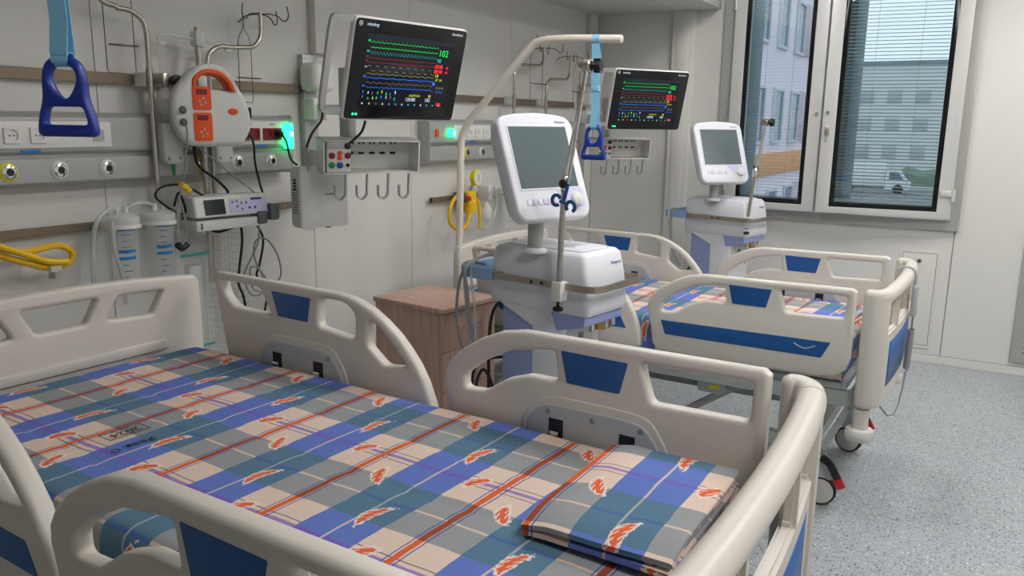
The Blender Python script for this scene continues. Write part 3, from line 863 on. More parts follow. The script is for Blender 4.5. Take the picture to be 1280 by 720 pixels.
def folded(B, label, lx, ly, W, D, layers, seed, rz2, uoff):
    (cx, cy), rz, dz = B
    c, s = math.cos(rz), math.sin(rz)
    t = thing('folded_sheet', label, 'folded sheet', (cx + c * lx - s * ly, cy + s * lx + c * ly, .742 + dz + .003), rz + rz2, 'folded plaid sheets')
    h = .0125
    for k in range(layers):
        bm = bmesh.new(); uvl = bm.loops.layers.uv.new('UVMap')
        ins = .016 * (.5 + .5 * math.sin(k * 2.4 + seed)) if k < layers - 1 else 0.0
        nx, ny = 26, 30
        prof = []
        w2 = W / 2 - ins * .3; z0 = k * h; r = h * .5
        # closed strip profile in x: bottom, fold round the foot-side edge, top
        for i in range(nx + 1): prof.append((-w2 + (2 * w2 - r) * i / nx, z0 + .0015, -w2 + (2 * w2 - r) * i / nx))
        for i in range(1, 6):
            a = -PI / 2 + PI * i / 6; prof.append((w2 - r + r * math.cos(a), z0 + r + (r - .0015) * math.sin(a), w2 + .004 * i))
        for i in range(nx + 1): prof.append((w2 - r - (2 * w2 - r) * i / nx, z0 + 2 * r - .0012, w2 - r - (2 * w2 - r) * i / nx))
        grid = []
        d2 = D / 2 - ins
        for j in range(ny + 1):
            y = -d2 + 2 * d2 * j / ny
            row = []
            for (px, pz, u) in prof:
                f = noise.noise(Vector((px * 6, y * 5, seed + k))) * .005 * (.3 + k * .3)
                curl = (-.012 * max(0, (-y - d2 + .07) / .07) ** 1.5 - .010 * max(0, (-px - w2 + .05) / .05)) * (k / max(1, layers - 1)) if k else 0
                yy = y + (.014 * noise.noise(Vector((px * 4, k * 3.3, seed))) if abs(y) > d2 - .02 else 0)
                row.append((bm.verts.new((px, yy, max(.0, pz + f + curl))), (u + uoff[0], y + uoff[1] + k * .06)))
            grid.append(row)
        n = len(prof)
        for j in range(ny):
            for i in range(n):
                qd = (grid[j][i], grid[j][(i + 1) % n], grid[j + 1][(i + 1) % n], grid[j + 1][i])
                f = bm.faces.new([a[0] for a in qd])
                for lp, a in zip(f.loops, qd): lp[uvl].uv = a[1]
        for j in (0, ny):
            f = bm.faces.new([a[0] for a in grid[j]])
            for lp, a in zip(f.loops, grid[j]): lp[uvl].uv = (a[1][0], a[1][1] + lp.vert.co.z)
        bmesh.ops.recalc_face_normals(bm, faces=bm.faces[:])
        me = bpy.data.meshes.new('cloth_layer'); bm.to_mesh(me); bm.free(); me.shade_smooth(); me.set_sharp_from_angle(angle=R(60))
        mobj('cloth_layer', me, 'plaid', t)
    return t
folded(BED1, 'folded plaid sheet lying at the foot of the raised bed', .893, .155, .288, .405, 4, 2.0, R(2.5), (.112, -.147))
folded(BED2, 'folded plaid sheet lying on the bed between the ventilators', .86, .02, .26, .30, 3, 5.0, R(-6), (.1, .1))

def pendant():
    (cx, cy), rz, dz = BED2
    t = thing('hand_control', 'grey bed hand control with coiled cord hooked on the footboard', 'hand control', (cx, cy, 0), rz)
    MB().box(1.184, 1.211, .10, .165, .775, .915, .009, 3).done('handset', 'bed_grey', t)
    h = MB().tube(crom([(1.19, .132, .905), (1.193, .132, .965), (1.172, .132, .991), (1.14, .132, .993), (1.112, .132, .975)], 4), .006, 8).done('hook', 'bed_grey', t)
    for k in range(4):
        MB().box(1.210, 1.2135, .112, .127, .80 + k * .026, .816 + k * .026, .001).done('button', 'white', t)
        MB().box(1.210, 1.2135, .138, .153, .80 + k * .026, .816 + k * .026, .001).done('button', 'white', t)
    pts = [(1.198, .132, .776), (1.198, .130, .72)]
    n = 26
    for k in range(n * 8):
        a = 2 * PI * k / 8; q = k / (n * 8)
        z = .715 - .17 * q
        pts.append((1.198 + .011 * math.cos(a), .128 - .05 * q + .011 * math.sin(a), z))
    pts += [(1.198, .07, .53), (1.196, .04, .46), (1.19, -.01, .39), (1.18, -.05, .36), (1.16, -.09, .365), (1.12, -.12, .42), (1.07, -.14, .50)]
    MB().tube(pts, .0042, 6).done('cord', 'grey_cable', t)
    recenter(t, (1.19, .13, .36))
pendant()

def grab_handle(B, trap_y, lx, rot, label, strap_top, drop):
    (cx, cy), rz, dz = B
    c, s = math.cos(rz), math.sin(rz)
    t = thing('grab_handle', label, 'grab handle', (cx + c * lx - s * trap_y, cy + s * lx + c * trap_y, strap_top - drop), rz + rot, 'trapeze grab handles')
    # triangular plastic grip: ring above, bar opening below; hangs in local xz
    out = rpoly([(-.064, -.106), (.064, -.106), (.059, -.068), (.046, -.030), (.045, .012), (.038, .038), (.020, .053), (-.020, .053), (-.038, .038), (-.045, .012), (-.046, -.030), (-.059, -.068)], .016, 4)
    ring = [(p.x, p.y) for p in crom([(0, .038, 0), (.023, .028, 0), (.028, .006, 0), (.014, -.022, 0), (0, -.030, 0), (-.014, -.022, 0), (-.028, .006, 0), (-.023, .028, 0)], 4, True)]
    bar = rpoly([(-.047, -.082), (.047, -.082), (.038, -.046), (-.038, -.046)], .010)
    panel('grip', [out, ring, bar], .026, .008, 'blue_deep', t, 'xz')
    b = MB()
    st = [(0.0, 0.0, .056), (.002, .0, .12), (-.002, 0, .24), (0, 0, drop + .018)]
    for yo in (-.006, .006):
        b.tube([(x, y + yo * (1 if i in (1, 2) else 2.2), z) for i, (x, y, z) in enumerate(st)], .01, flat=(.037, .0022), up=(0, 1, 0))
    s_ = b.done('strap', 'strap', t)
    m_ = MB(); rr = [(.0195, -.0185), (.0218, -.0185), (.0218, .0185), (.0195, .0185), (.0195, -.0185)]
    m_.lathe(rr, (0, 0, drop), 'x', 24, caps=False).done('strap_loop', 'strap', s_)
    m_ = MB(); m_.lathe([(.0125, -.0175), (.0145, -.0175), (.0145, .0175), (.0125, .0175), (.0125, -.0175)], (0, 0, .047), 'x', 20, caps=False).done('strap_loop', 'strap', s_)
    MB().box(-.0195, .0195, -.010, .010, drop * .5 - .012, drop * .5 + .012, .002).done('strap_buckle', 'strap', s_)
grab_handle(BED1, -.28, -.205, R(28), 'blue plastic grab handle on a light blue strap over the raised bed', 1.992 + .114 - .009, .432)
grab_handle(BED2, -.377, -.170, R(0), 'blue plastic grab handle on a strap hung from the visible cream trapeze pole', 1.992 - .016, .435)

# ================================================================== bedside cabinet
def cabinet():
    t = thing('bedside_cabinet', 'beige wood-look bedside cabinet with drawers beside the ventilator', 'cabinet', (.655, 3.075, 0), R(-6))
    w, d, h = .215, .19, .79
    MB().box(-w, -w + .40, -d, -d + .016, .09, h - .022, .001, 1).done('side_panel', 'wood', t)
    MB().box(-w, -w + .40, d - .016, d, .09, h - .022, .001, 1).done('side_panel', 'wood', t)
    MB().box(-w, -w + .012, -d + .016, d - .016, .09, h - .022).done('back_panel', 'wood', t)
    MB().box(-w, -w + .40, -d + .016, d - .016, .09, .106).done('bottom_panel', 'wood', t)
    MB().box(-w - .008, w + .004, -d - .008, d + .008, h - .022, h, .003).done('top', 'wood', t)
    zs = [.112, .40, .585, h - .026]
    for a, b in zip(zs, zs[1:]):
        f = MB().box(-w + .402, -w + .420, -d + .001, d - .001, a + .002, b - .002, .0015, 1).done('drawer_front', 'wood', t)
        zc = (a + b) / 2 + .01
        MB().tube(crom([(-w + .418, -.05, zc), (-w + .445, -.045, zc), (-w + .447, 0, zc), (-w + .445, .045, zc), (-w + .418, .05, zc)], 4), .0045, 8).done('handle', 'chrome', f)
    for x in (-w + .04, w - .05):
        for y in (-d + .035, d - .035):
            c = MB().lathe([(.018, -.01), (.03, -.009), (.03, .009), (.018, .01)], (x, y, .03), 'y', 16).done('caster', 'black_rubber', t)
            MB().box(x - .012, x + .012, y - .016, y + .016, .045, .092, .003).done('fork', 'grey_dark', c)
cabinet()

# ================================================================== ventilators
def rbox_ring(x0, x1, y0, y1, z, r, n=4):
    return [(a, b, z) for a, b in rpoly(rect(x0, x1, y0, y1), r, n)]

def ventilator(loc, rz, scr, scr_yaw, scr_tilt, label, arm, hoses):
    v = thing('ventilator', label, 'ventilator', (loc[0], loc[1], 0), rz, 'ventilators on trolleys')
    inv = (Matrix.Translation((loc[0], loc[1], 0)) @ Matrix.Rotation(rz, 4, 'Z')).inverted()
    # upper housing, slightly wider below, chamfered lid
    h = MB().loft([rbox_ring(-.255, .225, -.140, .140, .865, .022), rbox_ring(-.262, .236, -.150, .150, .885, .024), rbox_ring(-.258, .222, -.146, .146, 1.01, .024), rbox_ring(-.25, .205, -.139, .139, 1.092, .024), rbox_ring(-.236, .190, -.126, .126, 1.108, .024)]).done('upper_housing', 'vent_white', v, smooth=50)
    MB().loft([rbox_ring(-.215, .172, -.105, .105, 1.100, .03), rbox_ring(-.215, .172, -.105, .105, 1.113, .03), rbox_ring(-.205, .162, -.095, .095, 1.117, .03)]).done('lid', 'vent_white', h, smooth=50)
    MB().box(-.12, .10, -.045, .06, 1.115, 1.119, .0015).done('lid_recess', 'vent_white', h)
    text('maker_mark', 'Newport', .020, Matrix.Translation((.2155, .075, 1.058)) @ Matrix.Rotation(R(-12), 4, 'Y') @ frameM((0.0, 0, 0), (0, 1, 0), (0, 0, 1)), 'text_blue', h)
    # lower housing: sloping white funnel, white front block, lavender side panels
    MB().prism(rpoly([(-.255, .90), (.225, .90), (.228, .866), (.19, .845), (-.02, .80), (-.04, .79), (-.255, .885)], .008), -.137, .137, 'xz').done('funnel', 'vent_white', v)
    MB().box(-.045, .112, -.136, .130, .22, .85, .010).done('front_block', 'vent_white', v)
    MB().prism(rpoly([(-.20, .865), (-.03, .79), (-.03, .24), (-.20, .24)], .015), -.128, .122, 'xz').done('rear_block', 'vent_lav', v)
    # port ledge with four ports and gas connectors
    l = MB().prism(rpoly([(.05, .868), (.212, .872), (.212, .822), (.08, .79)], .006), -.138, .145, 'xz').done('port_ledge', 'vent_lav', v)
    for k in range(4):
        y = -.055 + k * .052
        MB().lathe([(.014, -.03), (.014, .01), (.010, .012)], (.192, y, .820), 'z', 14).done('port', 'chrome' if k != 1 else 'brass', l)
    for y in (.085, .125):
        MB().lathe([(.016, -.05), (.018, -.02), (.013, 0.0)], (.150, y, .815), 'z', 14).done('gas_connector', 'brass', v)
    fp = MB().box(.110, .1145, -.115, .115, .60, .785, .002).done('front_plate', 'white', v)
    text('front_mark', '0', .055, FX(.115, .08, .665), 'text_blue', fp)
    text('front_mark', 'e360', .030, FX(.115, .01, .665), 'text_blue', fp)
    MB().box(.1135, .116, -.08, .02, .70, .704).done('front_line', 'grey_cable', fp, smooth=0)
    MB().box(.1135, .121, -.03, .0, .73, .765, .003).done('outlet', 'grey_cable', fp)
    # steel equipment rail round the housing
    order = rpoly([(-.215, -.185), (.285, -.185), (.285, .185), (-.215, .185)], [0, .06, .06, 0], 7)
    er = MB().tube([(a, b, .985) for a, b in order], .01, flat=(.010, .027), up=(0, 0, 1)).done('equipment_rail', 'steel', v)
    for x in (-.20, .12):
        for s in (-1, 1):
            MB().box(x - .012, x + .012, min(s * .145, s * .182), max(s * .145, s * .182), .975, .995, .002).done('standoff', 'steel', er)
    for x in (-.01, .04):
        MB().lathe([(.007, 0), (.007, .003)], (x, -.193, .985), 'y', 12).done('bolt', 'black', er)
    # push handle at the back
    hp = crom([(-.215, -.185, .985), (-.33, -.185, .985), (-.385, -.165, .985), (-.40, -.10, .985), (-.40, .10, .985), (-.385, .165, .985), (-.33, .185, .985), (-.215, .185, .985)], 4)
    MB().tube(hp, .01, flat=(.030, .046), up=(0, 0, 1)).done('push_handle', 'handle_blue', v)
    # trolley base
    MB().loft([rbox_ring(-.26, .26, -.20, .20, .12, .08), rbox_ring(-.25, .25, -.19, .19, .17, .08), rbox_ring(-.20, .21, -.13, .13, .23, .05)]).done('trolley_base', 'vent_white', v, smooth=50)
    for x in (-.21, .21):
        for s in (-1, 1):
            c = MB().lathe([(.03, -.018), (.055, -.016), (.055, .016), (.03, .018)], (x, s * .165, .055), 'y', 20).done('caster', 'black_rubber', v)
            MB().box(x - .02, x + .02, s * .165 - .026, s * .165 + .026, .07, .125, .005).done('fork', 'grey_dark', c)
    # screen head
    M = inv @ aimM(scr, scr_yaw, scr_tilt)
    W, H = .386, .425
    oc = [(-W / 2 + .006, -H / 2 + .03), (-W / 2 + .03, -H / 2), (W / 2 - .03, -H / 2 + .0), (W / 2 - .0, -H / 2 + .03), (W / 2, H / 2 - .035), (W / 2 - .025, H / 2 - .008), (W / 4, H / 2 + .004), (0, H / 2 + .009), (-W / 4, H / 2 + .004), (-W / 2 + .025, H / 2 - .008), (-W / 2, H / 2 - .035)]
    sh = panel('screen_housing', [rpoly(oc, .02)], .055, .012, 'vent_white', v, 'xy', M @ Matrix.Translation((0, 0, -.027)))
    panel('housing_back', [rpoly([(a * .86, b * .86) for a, b in oc], .03)], .06, .02, 'vent_white', sh, 'xy', M @ Matrix.Translation((0, 0, -.075)))
    MB().box(-.148, .148, -.085, .160, 0, .0022, .001, 1).done('display', 'screen_grey', sh, M=M)
    panel('display_bezel', [rpoly(rect(-.156, .156, -.093, .168), .006), rect(-.149, .149, -.086, .161)], .003, .001, 'vent_white', sh, 'xy', M @ Matrix.Translation((0, 0, .001)))
    MB().prism(rpoly([(.02, -.092), (.165, -.092), (.165, -.168), (.10, -.168)], .01), .0, .0016, 'xy').done('control_field', 'vent_lilac', sh, M=M)
    MB().lathe([(.030, 0), (.030, .008), (.025, .016), (.010, .021), (.002, .022)], (.122, -.138, 0), 'z', 26).done('control_knob', 'white', sh, M=M)
    for k in range(6):
        MB().box(-.135 + k * .027, -.113 + k * .027, -.152, -.128, 0, .003, .002, 2).done('membrane_key', 'vent_lilac' if k % 2 else 'vent_white', sh, M=M)
    text('screen_mark', 'Newport', .014, M @ Matrix.Translation((.125, .180, .0012)), 'text_blue', sh)
    nk = M @ Vector((-.02, -.14, -.08))
    MB().tube(crom([(nk.x, nk.y, nk.z + .03), (nk.x - .01, nk.y + .01, nk.z - .06), (nk.x - .012, nk.y + .012, 1.09)], 5), .032, 18).done('neck', 'unit_grey', v)
    MB().lathe([(.05, 0), (.05, .008), (.036, .02)], (nk.x - .012, nk.y + .012, 1.096), 'z', 20).done('neck_collar', 'vent_white', v)
    # articulated circuit arm on the rail
    c, j1, j2, j3 = [inv @ Vector(p) for p in arm]
    cl = MB().box(c.x - .022, c.x + .022, c.y - .018, c.y + .03, .93, 1.005, .004).done('rail_clamp', 'white', v)
    MB().cyl((c.x, c.y, .93), (c.x, c.y, .905), .006, 10).done('clamp_screw', 'black', cl)
    MB().lathe([(.012, 0), (.022, .004), (.022, .014), (.010, .020)], (c.x, c.y, .888), 'z', 7).done('clamp_knob', 'black', cl)
    ap = MB().cyl((c.x, c.y, .95), j1, .0115, 14).done('arm_post', 'steel_pole', v)
    MB().lathe([(.012, -.05), (.017, -.035), (.017, .012), (.012, .02)], (0, 0, 0), 'z', 14).done('post_joint', 'chrome', ap, M=Matrix.Translation(j1))
    d = (j2 - j1).normalized()
    MB().cyl(j1, j2, .0075, 12).done('upper_arm', 'chrome', ap)
    MB().cyl(j2 + Vector((.006, -.012, 0)), j3, .006, 12).done('fore_arm', 'chrome', ap)
    q = j2
    MB().lathe([(.003, -.030), (.018, -.028), (.023, -.014), (.023, .014), (.014, .020)], (0, 0, 0), 'x', 16).done('elbow', 'steel_pole', ap, M=Matrix.Translation(q))
    kn = MB().lathe([(.010, 0), (.012, .012)], (0, 0, 0), 'x', 12).done('elbow_knob', 'black', ap, M=Matrix.Translation(q + Vector((.016, 0, 0))))
    star = [((.028 if i % 2 == 0 else .020) * math.cos(PI * i / 6), (.030 if i % 2 == 0 else .021) * math.sin(PI * i / 6)) for i in range(12)]
    MB().prism(rpoly(star, .006, 3), .028, .052, 'yz').done('knob_grip', 'black', kn, M=Matrix.Translation(q) @ Matrix.Rotation(R(12), 4, 'Z'))
    MB().lathe([(.008, -.018), (.016, -.014), (.016, .014), (.008, .018)], (0, 0, 0), 'y', 12).done('wrist_joint', 'black', ap, M=Matrix.Translation(j3 + Vector((-.016, 0, .0))))
    th = MB().tube(crom([j3, j3 + Vector((-.004, -.004, -.03)), j3 + Vector((-.012, -.006, -.062))], 4), .0065, 8).done('tube_holder', 'blue' if len(hoses) > 5 else 'black', ap)
    if len(hoses) > 5:
        cc = j3 + Vector((-.012, -.006, -.068))
        for sx, a0 in ((-.033, 20), (.030, -60)):
            ctr = cc + Vector((sx, 0, .006 if sx < 0 else -.014))
            pts = [ctr + Vector((.019 * math.cos(R(a0 + 285 * k / 14)), 0, .019 * math.sin(R(a0 + 285 * k / 14)))) for k in range(15)]
            MB().tube(pts, .006, flat=(.012, .0075), up=(0, 1, 0)).done('tube_clip', 'blue', th)
        MB().tube([cc + Vector((-.018, 0, .003)), cc + Vector((.014, 0, -.006))], .006, 8).done('clip_bridge', 'blue', th)
    for pts, r, m, nm in hoses:
        pts = [((a + .22) * .72 - .22 if a < -.22 else a, b, c_) for a, b, c_ in pts]
        MB().tube(crom(pts, 6), r, 8).done(nm, m, v)
    return v

HOSES1 = [
    ([(-.42, -.06, 1.00), (-.40, -.20, 1.02), (-.36, -.225, .93), (-.33, -.22, .75), (-.28, -.21, .62)], .008, 'grey_cable', 'hose'),
    ([(-.30, .02, 1.05), (-.37, -.10, 1.045), (-.42, -.20, .98), (-.445, -.22, .82), (-.42, -.215, .68), (-.36, -.21, .58)], .0065, 'grey_cable', 'hose'),
    ([(-.26, -.05, 1.04), (-.33, -.13, 1.05), (-.385, -.21, 1.0), (-.375, -.215, .85), (-.36, -.21, .70), (-.30, -.2, .55)], .007, 'clear_hose', 'hose'),
    ([(-.24, .0, 1.03), (-.31, -.08, 1.055), (-.36, -.19, 1.015), (-.31, -.215, .84), (-.305, -.215, .7), (-.335, -.21, .58)], .006, 'clear_hose', 'hose'),
    ([(-.205, -.12, .88), (-.235, -.17, .80), (-.24, -.18, .55), (-.235, -.17, .28)], .007, 'black_rubber', 'power_cable'),
    ([(-.205, -.10, .62), (-.30, -.2, .60), (-.32, -.22, .48), (-.25, -.22, .42), (-.205, -.19, .50), (-.25, -.205, .58), (-.30, -.21, .50), (-.26, -.2, .40)], .0065, 'black_rubber', 'power_cable'),
    ([(-.20, -.10, .55), (-.22, -.19, .46), (-.14, -.20, .40), (-.06, -.19, .42)], .007, 'grey_cable', 'gas_hose'),
    ([(-.20, -.08, .52), (-.25, -.18, .42), (-.16, -.21, .36), (-.04, -.20, .38)], .007, 'black_rubber', 'gas_hose'),
]
ventilator((1.372, 2.955), R(-8), (1.365, 2.812, 1.436), R(-20), R(21), 'white lung ventilator on trolley in front of the bedside cabinet', [(1.473, 2.735, .985), (1.493, 2.72, 1.39), (1.588, 2.69, 1.80), (1.534, 2.67, 1.385)], HOSES1)
ventilator((1.30, 5.66), R(-14), (1.275, 5.507, 1.424), R(-38), R(21), 'white lung ventilator on trolley standing by the window', [(1.485, 5.475, .985), (1.512, 5.49, 1.31), (1.555, 5.50, 1.625), (1.52, 5.53, 1.33)],
           [([(-.42, -.06, 1.00), (-.40, -.20, 1.0), (-.36, -.215, .85), (-.30, -.21, .68)], .009, 'clear_hose', 'hose'), ([(-.38, -.17, 1.0), (-.36, -.215, .95), (-.33, -.215, .75), (-.24, -.20, .62)], .008, 'grey_cable', 'hose'), ([(-.2, -.1, .62), (-.27, -.18, .5), (-.2, -.2, .4)], .008, 'black_rubber', 'power_cable')])

# ================================================================== patient monitors
def patient_monitor(c, yw, tl, rack_c, rack_yaw, rack_tilt, wall_y, label):
    W, H = .575, .375
    t = thing('patient_monitor', label, 'patient monitor', (0, wall_y, 0), 0, 'patient monitors on wall arms')
    inv = Matrix.Translation((0, -wall_y, 0))
    M = inv @ aimM(c, yw, tl)
    RM = inv @ aimM(rack_c, rack_yaw, rack_tilt)
    # wall fitting and arm
    MB().box(0, .035, -.045, .045, 1.10, 1.90, .004).done('wall_channel', 'alu', t)
    hub = MB().box(.03, .14, -.075, .065, 1.73, 1.86, .03, 4).done('arm_hub', 'white', t)
    MB().box(.03, .10, -.05, .05, 1.60, 1.70, .008).done('arm_carriage', 'white', t)
    back = M @ Vector((0, -.04, -.075)); rb = RM @ Vector((-.06, .05, -.118))
    el = Vector((back.x * .52, (0 + back.y) * .5 + .16, 1.645))
    MB().tube([(.08, 0, 1.65), el], .03, flat=(.055, .045), up=(0, 0, 1)).done('lower_arm', 'white', t)
    MB().cyl(el + Vector((0, 0, -.04)), el + Vector((0, 0, .05)), .036, 18).done('arm_joint', 'white', t)
    cp = RM @ Vector((-.06, 0, -.155)); cp.z = 1.645
    MB().tube([el, cp], .03, flat=(.05, .04), up=(0, 0, 1)).done('upper_arm', 'white', t)
    MB().box(cp.x - .025, cp.x + .025, cp.y - .025, cp.y + .025, 1.46, back.z + .02, .006).done('column', 'alu', t)
    MB().tube([(cp.x, cp.y, back.z), back], .03, flat=(.09, .09), up=(0, 0, 1)).done('tilt_head', 'alu', t)
    MB().tube([(cp.x, cp.y, 1.475), (rb.x, rb.y, 1.475)], .03, flat=(.06, .03), up=(0, 0, 1)).done('rack_bracket', 'alu', t)
    # screen
    s = panel('screen_housing', [rpoly(rect(-W / 2, W / 2, -H / 2, H / 2), .022, 5)], .026, .006, 'white', t, 'xy', M @ Matrix.Translation((0, 0, -.0145)))
    panel('housing_back', [rpoly(rect(-W * .36, W * .36, -H * .36, H * .36), .03, 4)], .06, .015, 'white', s, 'xy', M @ Matrix.Translation((0, 0, -.055)))
    panel('front_glass', [rpoly(rect(-W / 2 + .006, W / 2 - .006, -H / 2 + .006, H / 2 - .006), .018, 5)], .004, .001, 'black_gloss', s, 'xy', M)
    sx0, sx1, sy0, sy1 = -.222, .222, -.130, .132
    MB().box(sx0, sx1, sy0, sy1, .002, .0026).done('display', 'screen_black', s, M=M, smooth=0)
    MB().box(sx0, sx1, sy1 - .018, sy1 - .001, .0026, .0029).done('status_bar', 'tr_navy', s, M=M, smooth=0)
    # carrying handle on the left edge
    hp = crom([(-W / 2 + .005, H / 2 - .016, -.016), (-W / 2 - .065, H / 2 - .016, -.016), (-W / 2 - .085, H / 2 - .035, -.016), (-W / 2 - .087, 0, -.016), (-W / 2 - .085, -H / 2 + .052, -.016), (-W / 2 - .065, -H / 2 + .034, -.016), (-W / 2 + .005, -H / 2 + .034, -.016)], 4)
    MB().tube(hp, .01, flat=(.024, .014), up=(0, 0, 1)).done('handle', 'alu', s, M=M)
    text('maker_mark', 'mindray', .017, M @ Matrix.Translation((-.205, H / 2 - .024, .0024)), 'tr_white', s)
    text('model_mark', 'BeneVision', .013, M @ Matrix.Translation((.228, H / 2 - .024, .0024)), 'tr_white', s)
    MB().lathe([(.010, 0), (.009, .0015)], (-.262, H / 2 - .024, .002), 'z', 18).done('alarm_button', 'alu', s, M=M)
    for x in (-.246, -.231):
        MB().box(x, x + .007, -H / 2 + .020, -H / 2 + .027, .002, .003).done('status_light', 'green_lamp', s, M=M, smooth=0)
    rnd = random.Random(3)
    def ribbon(fn, x0, x1, y, m, w=.0007, n=150):
        b = MB()
        A = []
        for i in range(n + 1):
            x = x0 + (x1 - x0) * i / n; yy = y + fn(i / n)
            A.append((b.bm.verts.new((x, yy - w, .0032)), b.bm.verts.new((x, yy + w, .0032))))
        for p, q in zip(A, A[1:]): b.bm.faces.new((p[0], q[0], q[1], p[1]))
        b.done('trace', m, s, M=M, smooth=0)
    tx0, tx1 = sx0 + .018, sx1 - .085
    spike = lambda a, f: (lambda q: a * (math.exp(-(((q * f) % 1 - .5) / .06) ** 2) + .2 * math.exp(-(((q * f) % 1 - .75) / .1) ** 2)))
    wave = lambda a, f: (lambda q: a * math.sin(2 * PI * f * q))
    sq = lambda a, f: (lambda q: a * (1 if (q * f) % 1 < .45 else -1) * min(1, 8 * abs(((q * f) % 1) - .45) + .3))
    ribbon(spike(.012, 17), tx0, tx1, .102, 'tr_green')
    ribbon(spike(.006, 17), tx0, tx1, .083, 'tr_green', .0008)
    ribbon(wave(.005, 22), tx0, tx1, .064, 'tr_teal')
    ribbon(wave(.0015, 17), tx0, tx1, .045, 'tr_dkred', .0010)
    ribbon(wave(.0012, 17), tx0, tx1, .030, 'tr_dkred', .0010)
    ribbon(sq(.009, 9), tx0, tx1, .008, 'tr_olive')
    ribbon(wave(.002, 9), tx0, tx1, -.012, 'tr_olive', .0008)
    ribbon(wave(.0012, 6), tx0, tx1, -.027, 'tr_blue', .0013)
    ribbon(wave(.0025, 11), tx0, tx1, -.045, 'tr_brown', .0009)
    ribbon(wave(.0015, 14), tx0, tx1, -.062, 'tr_blue', .0010)
    for y, m, w in ((.102, 'tr_green', 1), (.064, 'tr_teal', 1), (.045, 'tr_dkred', 1), (.03, 'tr_dkred', 1), (.008, 'tr_olive', 1), (-.027, 'tr_blue', 1), (-.062, 'tr_blue', 1)):
        MB().box(sx0 + .004, sx0 + .014, y + .002, y + .008, .0028, .0032).done('trace_name', m, s, M=M, smooth=0)
    num = lambda st, x, y, sz, m: text('reading', st, sz, M @ Matrix.Translation((x, y, .0032)), m, s)
    num('102', .168, .084, .036, 'tr_green'); num('98', .150, .055, .022, 'tr_teal')
    for k, (x, y, w, h) in enumerate(((.143, .033, .020, .014), (.166, .033, .020, .014), (.143, .014, .022, .014), (.168, .014, .020, .014), (.20, .030, .012, .009), (.20, .012, .012, .009), (.186, -.118, .026, .013))):
        MB().box(x - w / 2, x + w / 2, y - h / 2, y + h / 2, .0028, .0032).done('alarm_block', 'tr_red', s, M=M, smooth=0)
    num('18', .150, -.004, .020, 'tr_yellow'); num('37  24', .165, -.021, .014, 'tr_yellow')
    MB().box(.134, .150, -.042, -.030, .0028, .0032).done('reading_block', 'tr_blue', s, M=M, smooth=0)
    num('22 12 18', .178, -.052, .011, 'tr_olive'); num('12 45 33', .178, -.069, .011, 'tr_blue')
    num('120/80', .03, -.103, .019, 'tr_white'); num('105', .122, -.103, .020, 'tr_white'); num('A18 PT3 61', .05, -.087, .012, 'tr_yellow'); num('98', .13, -.087, .015, 'tr_yellow')
    cols = ['tr_blue', 'tr_green', 'tr_yellow', 'tr_teal', 'tr_brown', 'tr_white']
    for k in range(16):
        x = sx0 + .014 + (k % 8) * .022 + rnd.uniform(-.004, .004); y = -.080 - (k // 8) * .020 + rnd.uniform(-.004, .004)
        MB().box(x - .0022, x + .0022, y - rnd.uniform(.003, .008), y + rnd.uniform(.003, .006), .0028, .0032).done('small_reading', cols[(k * 5) % 6], s, M=M, smooth=0)
    for k in range(13):
        MB().box(sx0 + .012 + k * .033, sx0 + .018 + k * .033, -.126, -.120, .0028, .0032).done('menu_icon', 'tr_yellow' if k == 1 else ('tr_red' if k == 2 else 'tr_teal' if k % 3 else 'tr_white'), s, M=M, smooth=0)
    # module rack with cable hooks
    w, h, d = .40, .135, .12
    b = MB(); g = .006
    b.box(-w / 2, w / 2, -h / 2, -h / 2 + g, -d, 0); b.box(-w / 2, w / 2, h / 2 - g, h / 2, -d, 0); b.box(-w / 2, -w / 2 + g, -h / 2, h / 2, -d, 0); b.box(w / 2 - g, w / 2, -h / 2, h / 2, -d, 0); b.box(-w / 2, w / 2, -h / 2, h / 2, -d, -d + g)
    rk = b.done('module_rack', 'white', t, M=RM)
    MB().box(-w / 2 + .012, -w / 2 + .108, -h / 2 + .008, h / 2 - .008, -.10, .006, .004).done('plug_in_module', 'white', rk, M=RM)
    MB().box(-w / 2 + .014, -w / 2 + .106, h / 2 - .034, h / 2 - .010, .005, .0075, .001).done('module_strip', 'alu', rk, M=RM)
    for i, (x, y, r, m) in enumerate(((-.168, .008, .010, 'dark_red'), (-.104, .008, .010, 'dark_red'), (-.168, -.03, .010, 'green'), (-.136, -.03, .010, 'blue'), (-.136, .018, .007, 'orange'), (-.136, -.001, .007, 'orange'), (-.104, -.03, .004, 'black'), (-.106, .046, .010, 'black'))):
        MB().lathe([(r + .003, 0), (r + .003, .004), (r, .005), (r * .5, .006)], (x, y, .006), 'z', 16).done('module_socket', m, rk, M=RM)
    for k in range(5):
        x = -.062 + k * .045
        MB().box(x - .012, x + .012, -.004, .006, -d + .005, -d + .010, .002).done('slot_contact', 'black', rk, M=RM)
        for xx in (x - .013, x + .004): MB().box(xx, xx + .009, .038, .052, -d + .006, -d + .012).done('slot_guide', 'grey_dark', rk, M=RM, smooth=0)
    for k in range(4):
        x = -.128 + k * .089
        pts = crom([(x + .022, -h / 2 - .002, -.02), (x + .021, -h / 2 - .06, -.02), (x + .018, -h / 2 - .088, -.015), (x - .004, -h / 2 - .104, -.005), (x - .026, -h / 2 - .088, .006), (x - .029, -h / 2 - .045, .010)], 5)
        MB().tube(pts, .004, flat=(.005, .022), up=(0, 0, 1)).done('cable_hook', 'alu', rk, M=RM)
    return t
m1 = patient_monitor((.870, 2.595, 1.783), R(-10.2), R(-15), (.690, 2.590, 1.455), R(-34), R(-6), 2.93, 'black patient monitor on wall arm above the wooden bedside cabinet')
